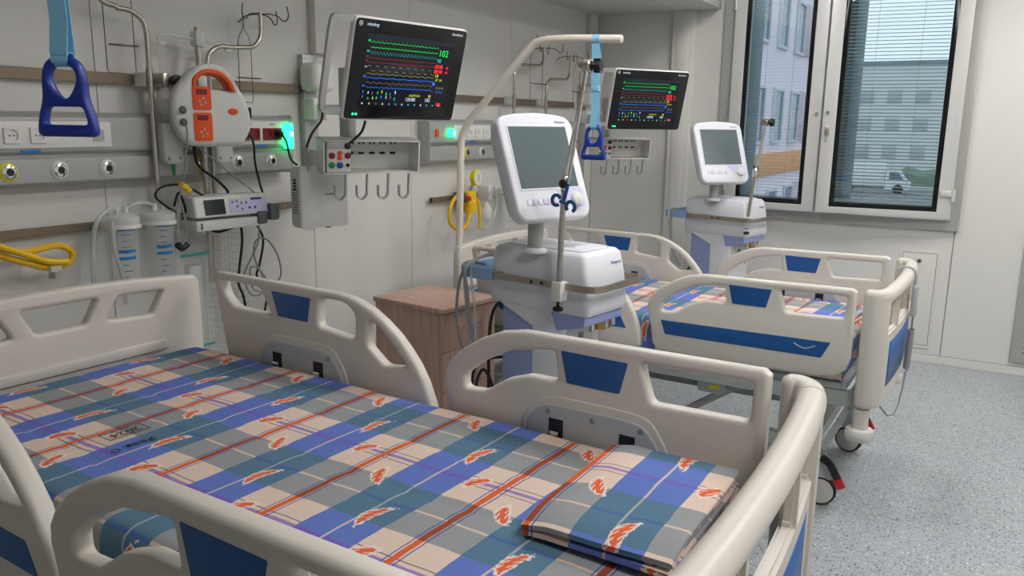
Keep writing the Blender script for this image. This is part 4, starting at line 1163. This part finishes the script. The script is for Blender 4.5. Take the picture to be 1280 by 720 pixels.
m2 = patient_monitor((.955, 4.94, 1.748), R(-31), R(-13), (.72, 5.13, 1.438), R(-42), R(-4), 5.93, 'black patient monitor on wall arm next to the window corner')

def monitor_host():
    for (x, y, z, rz, lab) in ((.40, 2.585, 1.285, R(-18), 'white monitor host box with side vents hung under the wall arm near the green lamp'),):
        t = thing('monitor_host', lab, 'host box', (x, y, z - .13), rz)
        b = MB().loft([[(a, b_, zz) for a, b_ in rpoly(rect(-.045, .045, -w, w), .012)] for zz, w in ((0, .106), (.012, .114), (.24, .114), (.255, .108))]).done('case', 'white', t, smooth=50)
        text('maker_mark', 'mindray', .014, FX(.0462, .02, .14), 'text_black', b)
        for k in range(9):
            MB().box(-.022, .022, -.1155, -.112, .06 + k * .012, .065 + k * .012).done('vent_slot', 'grey_cable', b, smooth=0)
        for k in range(4):
            MB().box(-.012, .012, -.1160, -.112, .195 - k * .013, .204 - k * .013).done('side_port', 'black', b, smooth=0)
        MB().lathe([(.012, -.008), (.014, 0)], (.01, .03, 0), 'z', 12).done('foot', 'black', b)
        MB().box(-.06, -.045, -.05, .05, .10, .32, .005).done('hanger', 'alu', t)
        h = MB().tube(crom([(.04, -.075, .235), (.055, -.075, .27), (.05, -.075, .32), (-.01, -.075, .335)], 4), .005, 8).done('cable_guard', 'alu', t)
monitor_host()

# ================================================================== head wall supply units and rails
def gas_outlet(parent, y, z, ring):
    g = MB().lathe([(.031, 0), (.031, .004), (.027, .007)], (.080, y, z), 'x', 24).done('gas_outlet', ring, parent)
    MB().lathe([(.024, 0), (.024, .007), (.016, .010)], (.084, y, z), 'x', 22).done('outlet_face', 'chrome', g)
    MB().lathe([(.013, 0), (.012, .004)], (.092, y, z), 'x', 16).done('outlet_bore', 'black', g)
    return g

def socket(parent, y, z, m):
    s = panel('socket', [rpoly(rect(y - .026, y + .026, z - .026, z + .026), .004), [(y + .0185 * math.cos(2 * PI * k / 20), z + .0185 * math.sin(2 * PI * k / 20)) for k in range(20)]], .006, .001, m, parent, 'yz', Matrix.Translation((.090, 0, 0)))
    MB().lathe([(.0185, -.001), (.0185, 0)], (.088, y, z), 'x', 20).done('socket_well', m, s)
    for d in (-.0065, .0065):
        MB().cyl((.0878, y + d, z), (.0886, y + d, z), .0028, 8).done('socket_hole', 'black', s)
    return s

def plug(parent_unit_y, y, z, pts, label):
    t = thing('power_cable', label, 'cable', (.09, y, z))
    MB().lathe([(.017, 0), (.017, .018), (.012, .03), (.006, .034)], (0, 0, 0), 'x', 16).done('plug', 'black', t)
    MB().tube(crom([(.028, 0, 0)] + [(a - .09, b - y, c - z) for a, b, c in pts], 6), .0048, 8).done('cord', 'black_rubber', t)

def supply_unit(y0, y1, label, whites, reds, gases, stickers, lamp_y):
    u = thing('supply_unit', label, 'supply unit', (0, 0, 0), 0, 'wall supply units')
    MB().prism(rpoly([(0, 1.475), (.075, 1.475), (.082, 1.485), (.082, 1.595), (.06, 1.612), (0, 1.616)], .004), y0, y1, 'xz').done('upper_channel', 'unit_grey', u)
    MB().prism(rpoly([(0, 1.455), (.055, 1.455), (.055, 1.478), (0, 1.478)], .001), y0, y1, 'xz').done('groove', 'alu', u)
    MB().prism(rpoly([(0, 1.366), (.07, 1.366), (.082, 1.378), (.082, 1.458), (0, 1.458)], .004), y0, y1, 'xz').done('lower_channel', 'unit_grey', u)
    for y in (y0 - .008, y1):
        MB().box(0, .086, y, y + .008, 1.362, 1.618, .003).done('end_cap', 'unit_grey', u)
    for (a, b, ss) in whites:
        p = MB().box(.080, .0875, a, b, 1.494, 1.583, .002).done('socket_strip', 'white', u)
        for y, k in ss:
            if k == 's': socket(p, y, 1.536, 'white')
            else:
                q = MB().box(.0875, .0895, y - .022, y + .022, 1.515, 1.556, .001).done('name_plate', 'bed_grey', p)
    for (a, b, ss) in reds:
        p = MB().box(.080, .0875, a, b, 1.492, 1.590, .002).done('socket_strip', 'white', u)
        for y in ss: socket(p, y, 1.536, 'dark_red')
        for y in ss[::2]: text('socket_mark', 'ИБП', .014, FX(.0878, y + .03, 1.577), 'text_red', p)
    for y, ring in gases: gas_outlet(u, y, 1.418, ring)
    for y in stickers: MB().box(.0815, .0830, y - .034, y + .034, 1.478, 1.489, .0005, 1).done('sticker', 'sticker_blue', u)
    if lamp_y:
        l = MB().box(.078, .11, lamp_y - .022, lamp_y + .022, (1.47 if lamp_y < 3 else 1.512), (1.585 if lamp_y < 3 else 1.56), .010, 3).done('indicator_lamp', 'green_lamp', u)
        MB().lathe([(.010, 0), (.008, .004)], (.109, lamp_y + .004, 1.536), 'x', 14).done('lamp_lens', 'white_lamp', l)
    recenter(u, (0, (y0 + y1) / 2, 1.362))
    return u
supply_unit(.50, 2.745, 'grey wall supply unit with red sockets and green lamp behind the pump',
            [(.86, 1.855, [(1.33, 's'), (1.415, 's'), (1.502, 's'), (1.588, 's'), (1.804, 'p')])], [(2.415, 2.690, [2.468, 2.528, 2.60, 2.655])],
            [(1.30, 'white'), (1.482, 'yellow_bright'), (1.654, 'white'), (1.832, 'white'), (2.247, 'yellow_bright'), (2.432, 'white'), (2.621, 'white')], [1.562, 2.57], 2.718)
supply_unit(3.82, 5.75, 'grey wall supply unit with white sockets and a green lamp above the yellow regulator',
            [(4.06, 4.75, [(4.13, 's'), (4.215, 's'), (4.31, 's'), (4.40, 's'), (4.49, 's'), (4.60, 'p')])], [(5.30, 5.62, [5.36, 5.42, 5.50, 5.56])],
            [(4.197, 'yellow_bright'), (4.37, 'white'), (4.564, 'white'), (5.05, 'yellow_bright'), (5.25, 'white'), (5.45, 'white')], [4.26], 4.02)
sw = MB().box(.081, .092, 3.87, 3.90, 1.515, 1.557, .003).done('rocker_switch', 'orange'); tag(sw, 'small orange rocker switch next to the round green lamp', 'switch')

def wall_rail(y0, y1, z, label, h=.040):
    t = thing('wall_rail', label, 'rail', (0, (y0 + y1) / 2, z), 0, 'steel equipment rails')
    L = (y1 - y0) / 2
    MB().box(.022, .032, -L, L, -h / 2, h / 2, .0012, 1).done('bar', 'rail_steel', t, smooth=20)
    n = max(2, int(L * 2 / .6) + 1)
    for k in range(n):
        y = -L + .06 + (2 * L - .12) * k / (n - 1)
        b = MB().cyl((0, y, 0), (.023, y, 0), .014, 12).done('standoff', 'steel_pole', t)
        MB().lathe([(.007, 0), (.006, .002)], (.032, y, 0), 'x', 10).done('bolt', 'steel_pole', t)
    for s in (-1, 1):
        MB().box(.020, .034, s * L - .004, s * L + .004, -h / 2 - .001, h / 2 + .001, .001, 1).done('end_cap', 'black', t)
wall_rail(.50, 2.865, 1.740, 'steel upper wall rail carrying the pump pole and wire bottle hangers')
wall_rail(.50, 2.80, 1.206, 'steel lower wall rail behind the suction jars', .030)
wall_rail(4.05, 5.76, 1.741, 'steel upper wall rail above the white sockets near the window corner')
wall_rail(3.90, 4.75, 1.145, 'short steel wall rail carrying the yellow regulator', .030)

def iv_pole(yb, yt, z_bend, z_top, z_low, label, hooks=True, x=.104):
    t = thing('drip_pole', label, 'drip pole', (x, yb, z_low), 0, 'bent steel drip poles on the wall rails')
    sg = 1 if yt > yb else -1
    D = abs(yt - yb)
    q = lambda a, b: (0, sg * a, b - z_low)
    pts = [q(0, z_low), q(0, z_bend - .10)] + [tuple(p) for p in crom([q(0, z_bend - .08), q(.012, z_bend - .03), q(.06, z_bend), q(.11, z_bend + .003)], 4)] + [tuple(p) for p in crom([q(D - .09, z_bend + .010), q(D - .045, z_bend + .018), q(D - .008, z_bend + .055), q(D, z_bend + .10)], 4)] + [q(D, z_top)]
    MB().tube(pts, .0095, 12).done('pole', 'steel_pole', t)
    c = MB().box(-.084, -.008, -.014, .014, 1.715 - z_low, 1.766 - z_low, .003).done('rail_clamp', 'white', t)
    MB().cyl((.0, 0, 1.69 - z_low), (.0, 0, 1.78 - z_low), .0135, 12).done('clamp_sleeve', 'steel_pole', c)
    if hooks:
        z = z_top - z_low - .008
        for a in (15, 105, 195, 285):
            ca, sa = math.cos(R(a)), math.sin(R(a))
            pr = [(0, 0), (.05, -.002), (.085, -.012), (.105, -.030), (.125, -.028), (.134, -.006), (.126, .028)]
            MB().tube(crom([(ca * r_, sg * D + sa * r_, z + h_) for r_, h_ in pr], 4), .0026, 6).done('hook', 'wire', t)
    return t
iv_pole(2.018, 1.81, 1.978, 2.28, 1.30, 'bent steel drip pole left of the pump, running up to the ceiling')
iv_pole(2.285, 2.574, 1.884, 2.045, 1.22, 'bent steel drip pole with wire hooks right behind the pump')
iv_pole(4.725, 5.13, 1.975, 2.115, 1.42, 'bent steel drip pole behind the cream trapeze pole')
iv_pole(5.172, 5.54, 1.905, 2.09, 1.42, 'bent steel drip pole closest to the window corner')

def bottle_hanger(y, z_top, z_mid, z_bot, w, label, x=.075, wmid=None):
    t = thing('bottle_hanger', label, 'bottle hanger', (x, y, z_bot), 0, 'wire bottle hangers')
    h = z_top - z_bot
    pts = [(0, 0, h), (0, -.004, h - .03), (0, .006, h - .045), (0, -w * .4, h - .10), (0, -w * .5, h - .13), (0, -w * .5, .012), (0, -w * .44, 0), (0, w * .44, 0), (0, w * .5, .012), (0, w * .5, h - .13), (0, w * .4, h - .10), (0, -.006, h - .045), (0, .004, h - .03), (0, 0, h)]
    MB().tube(pts, .0018, 6).done('wire_loop', 'wire', t)
    zz = z_mid - z_bot; ww = wmid or w * .5
    ring = [(.030 * math.cos(a) + .022, ww * math.sin(a), zz) for a in [2 * PI * k / 24 for k in range(24)]]
    MB().tube(ring, .0018, 6, closed=True).done('wire_ring', 'wire', t)
    return t
bottle_hanger(1.927, 2.20, 1.855, 1.757, .115, 'wire bottle hanger left of the pump, hung at the running-up drip pole')
bottle_hanger(2.505, 2.035, 1.770, 1.670, .070, 'wire bottle hanger hung on the hooks right behind the pump', wmid=.062)
bottle_hanger(4.98, 2.19, 1.86, 1.72, .17, 'wire bottle hanger hung on the pole behind the cream trapeze', x=.128, wmid=.11)
bottle_hanger(5.60, 2.10, 1.83, 1.71, .11, 'wire bottle hanger next to the window corner monitor', x=.128, wmid=.10)

# device pole with hook bar, pump, plastic cases
def device_pole():
    t = thing('device_pole', 'straight steel device pole on the rails with a plastic hook bar on top', 'pole', (.106, 2.243, .93))
    MB().cyl((0, 0, 0), (0, 0, 1.02), .0125, 14).done('pole', 'steel_pole', t)
    for z in (.275, .81):
        MB().box(-.086, .016, -.022, .022, z - .025, z + .025, .004).done('clamp', 'white', t)
    b = MB().box(-.02, .02, -.022, .022, .945, 1.005, .006).done('hook_holder', 'frosted', t)
    MB().tube(crom([(0, -.01, .972), (0, -.10, .978), (0, -.145, .982), (0, -.175, .968), (0, -.172, .945), (0, -.150, .945)], 4), .006, 8).done('hook_bar', 'frosted', b)
    MB().tube(crom([(0, .01, .965), (0, .09, .965), (0, .12, .972), (0, .15, .962), (0, .155, .945), (0, .135, .94)], 4), .006, 8).done('hook_bar', 'frosted', b)
device_pole()

def pump():
    c = (2.188, 1.632)
    t = thing('feeding_pump', 'round white pump with orange carrying handle and two orange control panels', 'pump', (.240, c[0] - .012, c[1] - .152))
    t.rotation_euler.z = R(-27)
    t.scale = (1, .92, 1)
    o = [(.0, .168), (.045, .160), (.085, .128), (.112, .085), (.142, .03), (.158, -.03), (.150, -.085), (.128, -.122), (.10, -.140), (-.07, -.140), (-.115, -.120), (-.148, -.07), (-.160, -.005), (-.150, .055), (-.118, .10), (-.085, .135), (-.045, .160)]
    zc = .155
    out = [(p.x, p.y + zc) for p in crom([(a, b, 0) for a, b in o], 4, True)]
    arch = [(p.x, p.y + zc) for p in crom([(-.062, .082, 0), (-.058, .108, 0), (-.034, .130, 0), (.0, .136, 0), (.040, .127, 0), (.070, .100, 0), (.082, .074, 0), (.065, .071, 0), (0, .075, 0), (-.048, .077, 0)], 4, True)]
    body = panel('case', [out, arch], .10, .022, 'white', t, 'yz', Matrix.Translation((-.02, 0, 0)))
    oa = [(p.x, p.y + zc) for p in crom([(-.074, .074, 0), (-.072, .112, 0), (-.038, .142, 0), (.002, .149, 0), (.048, .138, 0), (.082, .106, 0), (.096, .068, 0)], 4)]
    ia = [(p.x, p.y + zc) for p in crom([(-.058, .076, 0), (-.055, .104, 0), (-.030, .125, 0), (.0, .130, 0), (.038, .121, 0), (.066, .095, 0), (.078, .068, 0)], 4)]
    panel('carry_handle', [oa + ia[::-1]], .108, .006, 'orange', t, 'yz', Matrix.Translation((-.02, 0, 0)))
    xf = .0305
    for z0, z1 in ((.118 + .048, .118 + .128), (.050, .150)):
        p = panel('control_panel', [rpoly(rect(-.078, -.004, z0 - .015, z1 - .008), .010)], .005, .0015, 'orange', t, 'yz', Matrix.Translation((xf, 0, 0)))
        MB().box(xf + .0025, xf + .0035, -.064, -.020, z1 - .038, z1 - .018).done('readout', 'dark_red', p, smooth=0)
        for q in ((-.05, .028), (-.036, .038), (-.028, .022), (-.045, .014)):
            MB().lathe([(.005, 0), (.004, .0015)], (xf + .0025, q[0], z0 + q[1] - .01), 'x', 8).done('key', 'bed_grey', p)
    panel('badge', [[(.082 + .021 * math.cos(2 * PI * k / 20), .157 - .01 + .013 * math.sin(2 * PI * k / 20)) for k in range(20)]], .004, .001, 'orange', t, 'yz', Matrix.Translation((xf, 0, 0)))
    for z in (.150, .105):
        g = MB().lathe([(.014, 0), (.014, .012), (.009, .016), (.009, .022)], (xf - .004, -.118, z), 'x', 16).done('side_port', 'grey_dark', t)
    MB().box(-.05, .01, .155, .166, .12, .165, .005).done('clamp_lever', 'black', t)
    MB().box(-.095, -.065, -.04, .08, .05, .20, .006).done('back_clamp', 'grey_dark', t)
pump()

for y, z0, z1, nm in ((2.082, 1.425, 1.58, 'left of'), (2.325, 1.42, 1.56, 'right of')):
    t = thing('plastic_case', 'clear plastic case with rounded bottom hung below the pump, ' + ('with green plug' if nm == 'left of' else 'beside the red sockets'), 'plastic case', (.112, y, z0))
    panel('shell', [rpoly(rect(-.042, .042, 0, z1 - z0), [.03, .03, .006, .006])], .045, .008, 'frosted', t, 'yz')
    for dy in (-.026, .026):
        MB().lathe([(.006, 0), (.005, .003)], (.0225, dy, .022), 'x', 10).done('rivet', 'grey_cable', t)
    if nm == 'left of':
        MB().tube([(0, .008, .0), (0, .008, -.045)], [.009, .005], 10).done('plug', 'green', t)

def small_monitor():
    t = thing('infusion_controller', 'small white controller with dark screen clamped below the pump', 'controller', (.21, 2.243, 1.17))
    M = Matrix.Rotation(R(-7), 4, 'Z')
    b = MB().loft([[(a, b_, z) for a, b_ in rpoly(rect(x0, x1, -w, w), .012)] for z, x0, x1, w in ((.050, -.05, .055, .160), (.055, -.055, .060, .166), (.125, -.055, .046, .166), (.132, -.05, .038, .160))]).done('case', 'white', t, M=M, smooth=50)
    fm = M @ Matrix.Translation((.0545, 0, .09)) @ Matrix.Rotation(R(-11.3), 4, 'Y')
    panel('screen', [rpoly(rect(-.126, -.036, -.030, .030), .004)], .003, .0008, 'screen_dark', b, 'yz', fm)
    MB().box(-.001, .0012, -.015, .155, -.030, .030).done('keypad', 'vent_lilac', b, M=fm, smooth=0)
    for k, (y, z) in enumerate(((0, .015), (.02, .018), (.02, -.004), (.04, .008), (.04, -.016), (.062, .01), (.075, -.012), (.10, -.012))):
        MB().lathe([(.006, 0), (.005, .002)], (.0012, y, z), 'x', 10).done('key', 'text_blue' if k > 5 else 'grey_cable', b, M=fm)
    MB().box(.0008, .002, .085, .135, .018, .027).done('label_strip', 'text_blue', b, M=fm, smooth=0)
    MB().box(-.045, .062, -.168, .13, .0, .040, .006).done('drive_tray', 'white', t, M=M)
    MB().box(.062, .066, -.15, -.144, .008, .032).done('tray_notch', 'grey_dark', t, M=M, smooth=0)
    MB().box(.01, .075, .105, .150, .008, .060, .008).done('sensor_plug', 'grey_dark', t, M=M)
    MB().box(.01, .080, .160, .205, .020, .085, .008).done('sensor_clip', 'grey_dark', t, M=M)
    MB().box(-.14, -.045, -.03, .03, .03, .09, .005).done('clamp', 'white', t, M=M)
small_monitor()

def suction_jar(y, x, label):
    t = thing('suction_jar', label, 'jar', (x, y, 1.003 if y < 3 else .945), 0, 'clear suction jars on the lower rail')
    b = MB().lathe([(.050, 0), (.053, .004), (.0595, .225), (.0575, .225), (.0515, .006), (.001, .006)], (0, 0, 0), 'z', 28, caps=False).done('jar_body', 'clear', t)
    l = MB().lathe([(.063, .218), (.064, .235), (.062, .245), (.045, .254), (.012, .258)], (0, 0, 0), 'z', 28).done('lid', 'frosted', t)
    for dx, dy in ((.012, -.022), (.0, .022)):
        MB().lathe([(.009, 0), (.009, .024), (.006, .03)], (dx, dy, .252), 'z', 12).done('spout', 'frosted', l)
    for k, z in enumerate((.205, .125, .10)):
        pts = [(.0605 * math.cos(a), .0605 * math.sin(a), z) for a in [R(-28 + 56 * i / 8) + R(-20) for i in range(9)]]
        MB().tube(pts, .004, flat=(.0006, .011), up=(0, 0, 1)).done('level_mark', 'sticker_blue', b)
    for k in range(8):
        z = .03 + k * .022; rr = .054 + .0055 * z / .225
        pts = [((rr) * math.cos(a), rr * math.sin(a), z) for a in [R(-14 + (28 if k % 2 else 16) * i / 5) + R(-20) for i in range(6)]]
        MB().tube(pts, .001, flat=(.0006, .0022), up=(0, 0, 1)).done('scale_line', 'text_blue', b)
    MB().box(-.13, -.055, -.02, .02, .18, .22, .004).done('rail_bracket', 'white', t)
    MB().lathe([(.0645, .205), (.068, .205), (.068, .219), (.0645, .219), (.0645, .205)], (0, 0, 0), 'z', 28, caps=False).done('holder_ring', 'white', t)
suction_jar(1.815, .16, 'clear suction jar next to the yellow hose, hose looping at its side')
suction_jar(1.970, .16, 'clear suction jar beside the wire basket')
suction_jar(4.57, .15, 'clear suction jar behind the ventilator screen')
suction_jar(4.735, .15, 'clear suction jar half hidden by the ventilator screen')

def wire_basket():
    t = thing('wire_basket', 'white wire mesh basket hung on the wall beside the device pole', 'basket', (.10, 2.318, .62))
    b = MB(); y0, y1, z0, z1 = -.055, .075, .0, .53
    for k in range(8):
        y = y0 + (y1 - y0) * k / 7
        b.tube([(-.06, y, z1), (-.06, y, z0), (.05, y, z0), (.05, y, z1)], .0017, 5)
    for k in range(20):
        z = z0 + (z1 - z0) * k / 19
        b.tube([(-.06, y0, z), (.05, y0, z), (.05, y1, z), (-.06, y1, z)], .0015, 5, closed=True)
    b.done('wire_mesh', 'white', t)
    MB().tube([(-.06, y0, z1), (.05, y0, z1), (.05, y1, z1), (-.06, y1, z1)], .004, 6, closed=True).done('rim', 'white', t)
    for y in (-.03, .05):
        MB().tube(crom([(-.06, y, z1), (-.07, y, z1 + .02), (-.075, y, z1 + .04)], 3), .003, 6).done('hook', 'white', t)
    t = thing('plastic_bag', 'clear plastic bag with teal seal strips hanging beside the wire basket', 'plastic bag', (.13, 2.14, .66))
    bm = MB(); rings = []
    for k in range(14):
        z = .48 * k / 13; th = .012 + .018 * math.sin(PI * min(1, k / 13 + .05)) * (1 - .5 * k / 13)
        rings.append([(th * (.5 + .5 * noise.noise(Vector((a * 3, z * 6, 1)))) * math.cos(a) + .004 * noise.noise(Vector((a, z * 9, 3))), .085 * math.sin(a), z) for a in [2 * PI * i / 20 for i in range(20)]])
    bm.loft(rings).done('film', 'clear_film', t)
    for z in (.02, .40):
        MB().box(.012, .014, -.07, .07, z, z + .010).done('seal_strip', 'teal', t, smooth=0)
    MB().box(-.03, .01, -.03, .03, .06, .36, .008).done('packed_tubing', 'frosted', t)
wire_basket()

# ================================================================== loose hoses and cables
def cable(name, label, cat, pts, r, m, n=6, seg=8):
    p = crom(pts, n); o = Vector(pts[0])
    me = MB().tube([q - o for q in p], r, seg).done(name, m); me.location = o
    return tag(me, label, cat)

def hose_yellow():
    t = thing('oxygen_hose', 'thick yellow hose coiled on the wall behind the raised bed', 'hose', (.10, 1.45, 1.05))
    q = lambda x, y, z: (x - .10, y - 1.45, z - 1.05)
    MB().tube(crom([q(.08, 1.30, 1.30), q(.10, 1.34, 1.22), q(.11, 1.43, 1.172), q(.11, 1.50, 1.155), q(.115, 1.60, 1.165), q(.12, 1.648, 1.135), q(.12, 1.63, 1.10), q(.12, 1.56, 1.095), q(.12, 1.50, 1.115), q(.11, 1.42, 1.15), q(.10, 1.32, 1.20), q(.09, 1.22, 1.26)], 6), .0115, 10).done('hose', 'yellow', t)
    MB().tube(crom([q(.135, 1.62, 1.108), q(.135, 1.55, 1.118), q(.13, 1.46, 1.16), q(.13, 1.38, 1.20), q(.11, 1.28, 1.28)], 6), .0115, 10).done('hose', 'yellow', t)
    MB().cyl(q(.12, 1.57, 1.085), q(.12, 1.57, 1.055), .010, 12).done('connector', 'steel_pole', t)
    MB().box(.025, .05, .10, .14, .030, .050, .003).done('tie', 'frosted', t)
hose_yellow()

def regulator():
    t = thing('gas_regulator', 'yellow gas regulator with round gauge on the short wall rail', 'regulator', (.09, 4.21, 1.03))
    b = MB().box(-.035, .03, -.045, .05, .07, .155, .012).done('body', 'yellow', t)
    MB().lathe([(.05, 0), (.05, .03), (.044, .034), (.044, .030), (.004, .030)], (.02, .03, .235), 'x', 24).done('gauge', 'yellow_bright', t)
    MB().lathe([(.043, 0), (.043, .002)], (.05, .03, .235), 'x', 24).done('gauge_face', 'white', t)
    MB().box(.0525, .0535, .028, .032, .215, .255).done('gauge_needle', 'text_black', t, smooth=0)
    MB().cyl((0, .01, .15), (.02, .02, .20), .010, 10).done('stem', 'steel_pole', t)
    MB().box(-.05, .01, -.10, -.045, .085, .15, .006).done('connector_block', 'grey_dark', t)
    MB().lathe([(.016, 0), (.016, .02), (.01, .026)], (.028, -.06, .115), 'x', 14).done('red_knob', 'red', t)
    MB().lathe([(.042, -.035), (.042, .03), (.03, .045)], (.0, .015, .055), 'z', 18).done('bowl_cap', 'yellow', t)
    MB().lathe([(.030, -.095), (.036, -.09), (.038, -.035)], (.0, .015, .055), 'z', 18).done('bowl', 'clear', t)
    MB().tube(crom([(.02, .05, .11), (.03, .075, .06), (.03, .08, -.02), (.028, .08, -.09)], 5), .010, 10).done('outlet_hose', 'yellow', t)
    MB().tube(crom([(-.02, -.09, .12), (.02, -.17, .13), (.03, -.24, .08), (.03, -.25, -.01), (.03, -.17, -.065), (.03, -.07, -.05), (.02, -.02, .02)], 5), .011, 10).done('supply_hose', 'yellow', t)
    t2 = thing('breathing_mask', 'clear breathing mask and tubing hanging beside the yellow regulator', 'mask', (.13, 4.345, 1.0))
    MB().lathe([(.035, 0), (.045, .02), (.04, .06), (.022, .09), (.010, .11)], (0, 0, .0), 'z', 18, caps=False).done('mask_cup', 'frosted', t2)
    MB().tube(crom([(0, 0, .10), (.02, .03, .17), (.0, .09, .20), (.01, .12, .10), (.01, .06, -.02), (.01, -.04, -.06)], 5), .008, 8).done('tubing', 'clear_hose', t2)
    MB().box(-.08, .01, .02, .06, .12, .21, .008).done('holder', 'white', t2)
regulator()

plug(0, 2.468, 1.536, [(.14, 2.47, 1.50), (.135, 2.478, 1.42), (.13, 2.50, 1.34), (.15, 2.50, 1.28), (.17, 2.47, 1.262)], 'black power cable dropping from the first red socket to the small controller')
plug(0, 2.655, 1.536, [(.14, 2.66, 1.50), (.14, 2.68, 1.43), (.17, 2.69, 1.40)], 'black power cable plugged into the red socket beside the green lamp')
cable('monitor_cable', 'black cable running down from the monitor arm past the green lamp', 'cable', [(.20, 2.83, 1.66), (.22, 2.80, 1.60), (.24, 2.72, 1.545), (.25, 2.67, 1.48), (.27, 2.63, 1.40), (.33, 2.58, 1.37)], .006, 'black_rubber')
cable('display_cable', 'short black cable hanging from the underside of the large monitor by the cabinet', 'cable', [(.80, 2.42, 1.60), (.79, 2.41, 1.56), (.76, 2.40, 1.53), (.72, 2.42, 1.515)], .005, 'black_rubber')
cable('pump_cable', 'black cable from the pump base down to the small controller', 'cable', [(.15, 2.16, 1.49), (.16, 2.155, 1.45), (.165, 2.17, 1.41), (.17, 2.24, 1.36), (.175, 2.29, 1.31), (.17, 2.28, 1.29)], .0055, 'black_rubber')
cable('coiled_cable', 'black cable coiled left of the small controller', 'cable', [(.19, 2.16, 1.30), (.17, 2.08, 1.345), (.16, 2.00, 1.345), (.155, 1.968, 1.315), (.165, 1.985, 1.285), (.18, 2.045, 1.24), (.19, 2.07, 1.25), (.185, 2.05, 1.32), (.19, 2.02, 1.27)], .0048, 'black_rubber')
cable('yellow_connector', 'small yellow connector beside the coiled black cable', 'connector', [(.175, 2.06, 1.352), (.18, 2.085, 1.338), (.185, 2.10, 1.32)], .013, 'yellow')
cable('sensor_lead', 'grey sensor lead bundle hanging left of the small controller', 'cable', [(.21, 2.03, 1.30), (.215, 2.02, 1.22), (.22, 2.00, 1.16), (.22, 2.02, 1.125), (.22, 2.04, 1.16), (.215, 2.045, 1.23), (.21, 2.03, 1.28), (.215, 2.01, 1.22), (.22, 2.01, 1.15), (.22, 2.025, 1.13)], .004, 'grey_cable')
cable('sensor_grip', 'black round sensor plug at the end of the grey lead bundle', 'sensor', [(.22, 2.0, 1.13), (.22, 2.02, 1.112), (.22, 2.045, 1.125)], .013, 'black')
cable('pump_lead', 'thin grey lead from the pump panel curving over the small controller', 'cable', [(.205, 2.07, 1.575), (.21, 2.10, 1.52), (.22, 2.18, 1.45), (.225, 2.28, 1.375), (.23, 2.38, 1.30), (.235, 2.42, 1.24), (.24, 2.43, 1.20)], .0032, 'grey_cable')
cable('pump_tube', 'thin grey tube hanging from the pump side ports', 'tube', [(.205, 2.07, 1.62), (.225, 2.075, 1.55), (.21, 2.07, 1.45), (.20, 2.06, 1.36), (.20, 2.03, 1.28)], .003, 'grey_cable')
cable('mains_cable', 'black cable hanging in a loop below the small controller down to the bed', 'cable', [(.20, 2.15, 1.18), (.21, 2.20, 1.155), (.21, 2.28, 1.165), (.21, 2.315, 1.17), (.21, 2.32, 1.10), (.21, 2.30, 1.0), (.21, 2.29, .93), (.21, 2.315, .86), (.21, 2.325, .74), (.21, 2.32, .62)], .0052, 'black_rubber')
cable('black_lead', 'black cable hanging right of the grey coiled lead down to the bed', 'cable', [(.22, 2.39, 1.17), (.22, 2.425, 1.10), (.22, 2.40, 1.0), (.22, 2.38, .95), (.22, 2.41, .89), (.22, 2.43, .85), (.22, 2.41, .76), (.22, 2.42, .66)], .0048, 'black_rubber')
cable('grey_coil', 'grey lead coiled in loose loops below the small controller', 'cable', [(.225, 2.40, 1.19), (.235, 2.385, 1.10), (.235, 2.34, 1.03), (.235, 2.30, .96), (.235, 2.33, .88), (.235, 2.39, .875), (.235, 2.40, .94), (.235, 2.36, 1.03), (.235, 2.37, 1.10), (.235, 2.43, 1.10), (.235, 2.49, 1.02), (.235, 2.50, .93), (.235, 2.44, .91), (.235, 2.38, .98), (.235, 2.335, .99), (.235, 2.34, .91), (.235, 2.38, .88)], .0038, 'grey_cable')
cable('suction_tube', 'clear tube looping from the lid of the suction jar beside the yellow hose', 'tube', [(.172, 1.795, 1.27), (.18, 1.76, 1.28), (.18, 1.71, 1.24), (.175, 1.69, 1.15), (.17, 1.685, 1.02), (.17, 1.69, .90)], .008, 'clear_hose')
cable('suction_link', 'clear tube joining the two suction jars', 'tube', [(.16, 1.84, 1.275), (.165, 1.88, 1.29), (.165, 1.92, 1.29), (.165, 1.95, 1.275)], .007, 'clear_hose')
cable('suction_drain', 'clear tube hanging along the side of the left suction jar', 'tube', [(.215, 1.745, 1.24), (.225, 1.74, 1.14), (.225, 1.76, 1.04), (.22, 1.77, .94)], .0065, 'clear_hose')

def flow_meter():
    t = thing('flow_meter', 'clear flow meter with black knob clamped on the upper wall rail', 'flow meter', (.118, 2.072, 1.56))
    MB().lathe([(.026, 0), (.030, .006), (.030, .11), (.024, .12)], (0, 0, 0), 'z', 18).done('bottle', 'clear', t)
    MB().lathe([(.032, .11), (.032, .135), (.012, .15)], (0, 0, 0), 'z', 18).done('cap', 'frosted', t)
    MB().box(-.086, .015, -.016, .016, .155, .205, .004).done('valve_block', 'steel_pole', t)
    MB().cyl((0, 0, .14), (0, 0, .17), .009, 10).done('stem', 'steel_pole', t)
    MB().lathe([(.010, 0), (.021, .004), (.021, .022), (.014, .026)], (.013, .03, .18), 'x', 14).done('knob', 'black', t)
    MB().lathe([(.010, .20), (.010, .31), (.004, .315)], (0, -.012, .0), 'z', 12).done('sight_tube', 'clear', t)
flow_meter()
